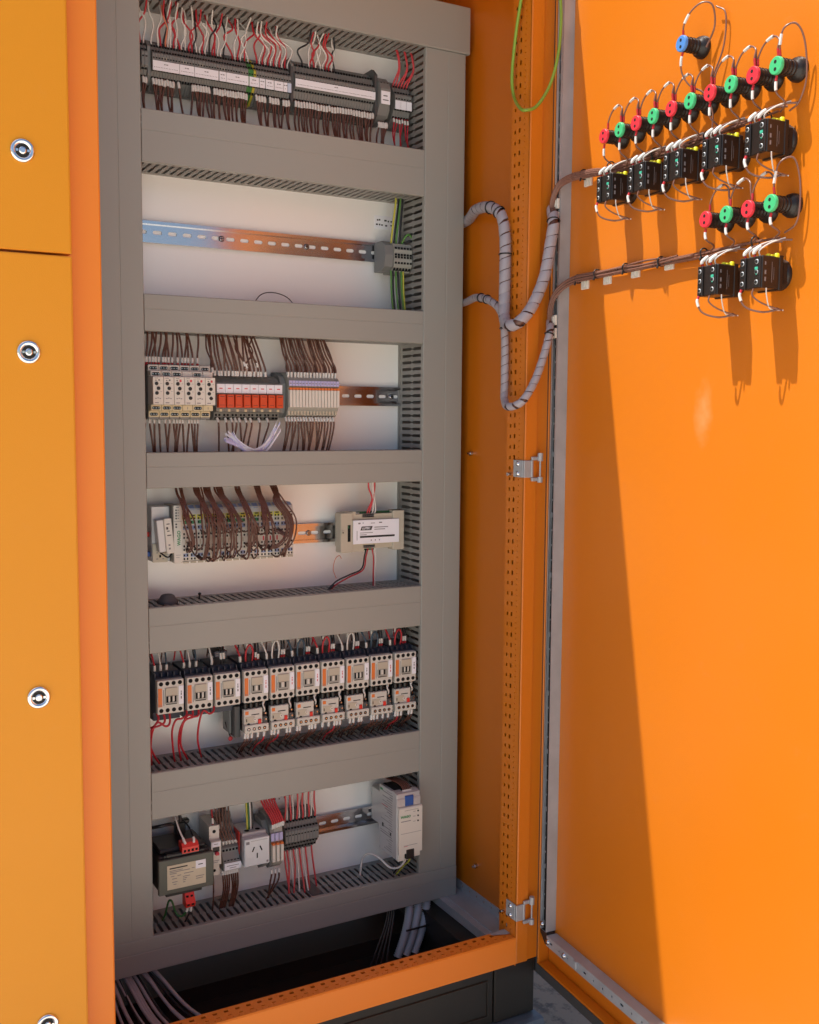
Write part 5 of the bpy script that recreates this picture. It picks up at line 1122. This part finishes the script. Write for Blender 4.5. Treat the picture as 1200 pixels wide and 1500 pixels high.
# looms along the door
def loom(z, pts0, n, uend, label, group):
    for k in range(n):
        a = 2*math.pi*k/n+0.3; rr = 4.4 if k else 0; oy, oz = rr*math.sin(a)*0.8, rr*math.cos(a)*1.1
        pts = [(p[0], p[1]+oy, p[2]+oz) for p in pts0]
        m_ = uend-k*(uend-150)/n*0.75
        for q in range(1, 6): pts.append((pts0[-1][0]+(m_-pts0[-1][0])*q/5, pts0[-1][1]+oy+rnd.uniform(-1, 1), z+oz+rnd.uniform(-1.3, 1.3)))
        dwire(pts, 'wire_brown_sunlit', label, group, 1.5, sub=4)
loom(412, [(0, -7, 372), (2, -8, 390), (14, -6, 410), (34, 2, 419), (62, 10, 420), (90, 13, 418)], 12, 470, 'brown wire in the upper loom strapped along the open door', 'brown wires of the upper door loom')
loom(263, [(-1, -7, 196), (0, -8, 215), (8, -6, 238), (24, 2, 254), (48, 10, 262), (80, 14, 263)], 8, 480, 'brown wire in the lower loom strapped along the open door', 'brown wires of the lower door loom')
def tie(u, y, z, R_, ax, label, group, tail=(0, 0, -8)):
    ax = Vector(ax).normalized(); a = ax.orthogonal().normalized(); b = ax.cross(a); c = Vector((u, y, z)); L = []
    for k in range(13): th = 2*math.pi*k/12; L.append(c+a*math.cos(th)*R_+b*math.sin(th)*R_)
    b0 = DM @ L[0]
    mb = MB().m('black_plastic').tube([(DM @ p)-b0 for p in L], 1.1, 6).tube([(DM @ L[6])-b0, (DM @ (L[6]+Vector(tail)))-b0], 1.6, 6)
    tag(mb.build('cable_tie', None, b0), label, 'cable tie', group)
for (u, z) in ((58, 421), (130, 418), (236, 414), (345, 411), (452, 410)): tie(u, 13, z, 7.5, (1, 0, 0), 'black cable tie around the upper door loom', 'cable ties on the upper door loom', (0, -2, -5))
for (u, z) in ((48, 262), (100, 264), (173, 264), (255, 263), (345, 262), (440, 263)): tie(u, 13, z, 6.6, (1, 0, 0), 'black cable tie around the lower door loom', 'cable ties on the lower door loom', (0, -2, -5))
def mount(u, y, z, w_, h_, label, group):
    o = bpy.data.objects.new('tie_mount', MB().m('device_white').box(-w_/2, w_/2, 0, 4.5, -h_/2, h_/2, 0.8).box(-w_/4, w_/4, -2, 0, -h_/3, h_/3, 0.5).mesh('tie_mount')); C.objects.link(o); o.location = W(*dloc(u, y, z)); o.rotation_euler = (0, 0, DA); tag(o, label, 'cable mount', group)
for (u, z) in ((60, 411), (58, 253), (118, 254), (188, 256), (265, 258)): mount(u, 17.4, z, 18, 15, 'small white adhesive cable mount on the door under a loom', 'adhesive mounts on the door panel')
for z in (385, 364, 201, 180): mount(2, -3, z, 12, 16, 'white adhesive cable mount on the galvanised door rail', 'adhesive mounts on the door rail')

# ------------------------------------------------------------------ spiral wrapped looms from cabinet to door
def spiral(P, r, label, pitch, ties, doorpts):
    path = spline(P, 10); b0 = path[0].copy(); q = [p-b0 for p in path]
    t = thing('spiral_wrapped_loom', label, 'cable loom', tuple(b0))
    MB().m('wire_brown').tube(q, r-1.6, 10).build('wire_core', t)
    # helical wrap : ribbon with small gaps, following the path
    L = [0.0]
    for i in range(1, len(q)): L.append(L[-1]+(q[i]-q[i-1]).length)
    tot = L[-1]; n = int(tot/pitch*20); vs = []; fr = []; a = (q[1]-q[0]).orthogonal().normalized(); j = 0
    samples = []
    for i in range(n+1):
        s = tot*i/n
        while j < len(L)-2 and L[j+1] < s: j += 1
        f_ = (s-L[j])/(L[j+1]-L[j]); p = q[j].lerp(q[j+1], f_); tg = (q[min(j+2, len(q)-1)]-q[max(j-1, 0)]).normalized()
        a = (a-tg*a.dot(tg)).normalized(); samples.append((p, tg, a.copy(), s))
    wv = pitch*0.93
    for (p, tg, a_, s) in samples:
        b_ = tg.cross(a_); th = 2*math.pi*s/pitch; e = a_*math.cos(th)+b_*math.sin(th)
        vs += [p+e*(r-0.2)-tg*wv/2, p+e*r-tg*(wv/2-0.8), p+e*(r+0.15), p+e*r+tg*(wv/2-0.8), p+e*(r-0.2)+tg*wv/2]
    fs = [(5*i+k, 5*i+k+1, 5*i+6+k, 5*i+5+k) for i in range(n) for k in range(4)]
    MB().m('spiral_grey').add(vs, fs, True).build('spiral_wrap', t)
    for s in ties:
        i = min(range(len(samples)), key=lambda k: abs(samples[k][3]-s*tot)); p, tg, a_, _ = samples[i]; b_ = tg.cross(a_)
        ring = [p+(a_*math.cos(2*math.pi*k/14)+b_*math.sin(2*math.pi*k/14))*(r+0.9) for k in range(15)]
        MB().m('black_plastic').tube(ring, 1.2, 6).build('cable_tie', t)
P1 = [(592, 60, 394), (592, 25, 396), (590, -2, 398), (574, -40, 399), (552, -88, 398), (542, -139, 393), (542, -176, 376), (542, -190, 339), (542, -192, 278), (541, -193, 234), (534, -205, 203), (524, -236, 190), (532, -256, 198), (552, -259, 224), (571, -261, 268), (582, -261, 322), (586, -262, 352), tuple(DM @ Vector((0, -7, 372)))]
spiral(P1, 9.2, 'thick grey spiral wrapped loom hanging from the cabinet to the upper door wires', 19, (0.32, 0.36, 0.47, 0.97), None)
P2 = [(592, 60, 250), (592, 25, 251), (589, -2, 252), (574, -42, 252), (552, -92, 249), (542, -143, 240), (542, -180, 219), (542, -194, 179), (542, -196, 101), (538, -202, 74), (526, -232, 61), (536, -256, 70), (558, -259, 104), (575, -260, 148), (584, -260, 180), tuple(DM @ Vector((-1, -7, 196)))]
spiral(P2, 6.3, 'thinner grey spiral wrapped loom hanging lower between cabinet and door', 15, (0.30, 0.34, 0.47, 0.96), None)
# earth strap wire
wire([(545, -226, 725), (545, -223, 708), (545, -208, 651), (545, -199, 591), (544, -206, 557), (534, -236, 530), (532, -256, 520), (552, -259, 529), (575, -261, 564), (589, -262, 613), (593, -262, 665), (590, -262, 706), (590, -262, 725)], 'earth_wire', 'green and yellow earth wire looping between the cabinet post and the door', None, 2.6, sub=8, nseg=8)

# ------------------------------------------------------------------ bottom: corrugated conduits and grey cables
def corrugated(P, r, label):
    path = spline(P, 30); rs = []; q = []; s = 0; 
    pts = [path[0]]
    tot = sum((path[i+1]-path[i]).length for i in range(len(path)-1)); n = int(tot/2.1); L = [0]
    for i in range(1, len(path)): L.append(L[-1]+(path[i]-path[i-1]).length)
    j = 0; out = []
    for i in range(n+1):
        s = tot*i/n
        while j < len(L)-2 and L[j+1] < s: j += 1
        out.append(path[j].lerp(path[j+1], (s-L[j])/(L[j+1]-L[j]))); rs.append(r if i % 2 == 0 else r-1.9)
    b0 = out[0].copy()
    tag(MB().m('conduit_grey').tube([p-b0 for p in out], r, 12, rs=rs).build('corrugated_conduit', None, b0), label, 'conduit', 'grey corrugated conduits below the lowest duct')
for k, lb_ in enumerate(('grey corrugated conduit on the left of the three under the lowest duct', 'middle grey corrugated conduit of the three under the lowest duct', 'grey corrugated conduit nearest the side rail of the three')):
    corrugated([(494+k*19.5, 30, -845), (488+k*18.5, 14, -880), (474+k*18, 2, -915), (452+k*18, -6, -956)], 8.6, lb_)
for k in range(4): wire([(470-k*5, 30, -850), (452-k*5, 10, -890), (425-k*9, -20, -930), (395-k*14, -60, -954)], 'wire_black', 'thin black cable running down beside the corrugated conduits', 'black cables beside the conduits', 1.6)
tag(MB().m('black_plastic').box(-30, 30, -1.5, 1.5, -1.5, 1.5, 0.5).build('cable_tie', None, (497, -12, -906)), 'black cable tie across the corrugated conduits', 'cable tie')
for k in range(14):
    x = -72+k*5.5+rnd.uniform(-2, 2); m_ = 'cable_grey' if k not in (3, 8, 11) else 'wire_black'
    dx = rnd.uniform(10, 26)+k*3.0
    wire([(x, 40, -840), (x+2, 30, -866), (x+dx*0.35, 5, -890), (x+dx*0.8, -50, -918), (x+dx*1.5+6, -120, -940), (x+dx*2.1+12, -190, -953)], m_, '%s cable curving down into the cabinet floor near the centre post' % ('pale grey' if m_ == 'cable_grey' else 'black'), '%s cables at the cabinet floor' % ('pale grey' if m_ == 'cable_grey' else 'black'), rnd.choice((2.4, 2.8, 3.2)), sub=6, nseg=8, name='cable', cat='cable')

tag(FINE.build('fine_wires', None, (0, 0, 0), 'stuff'), 'fine brown wires with white number sleeves crowding around the relays and terminals', 'wires')
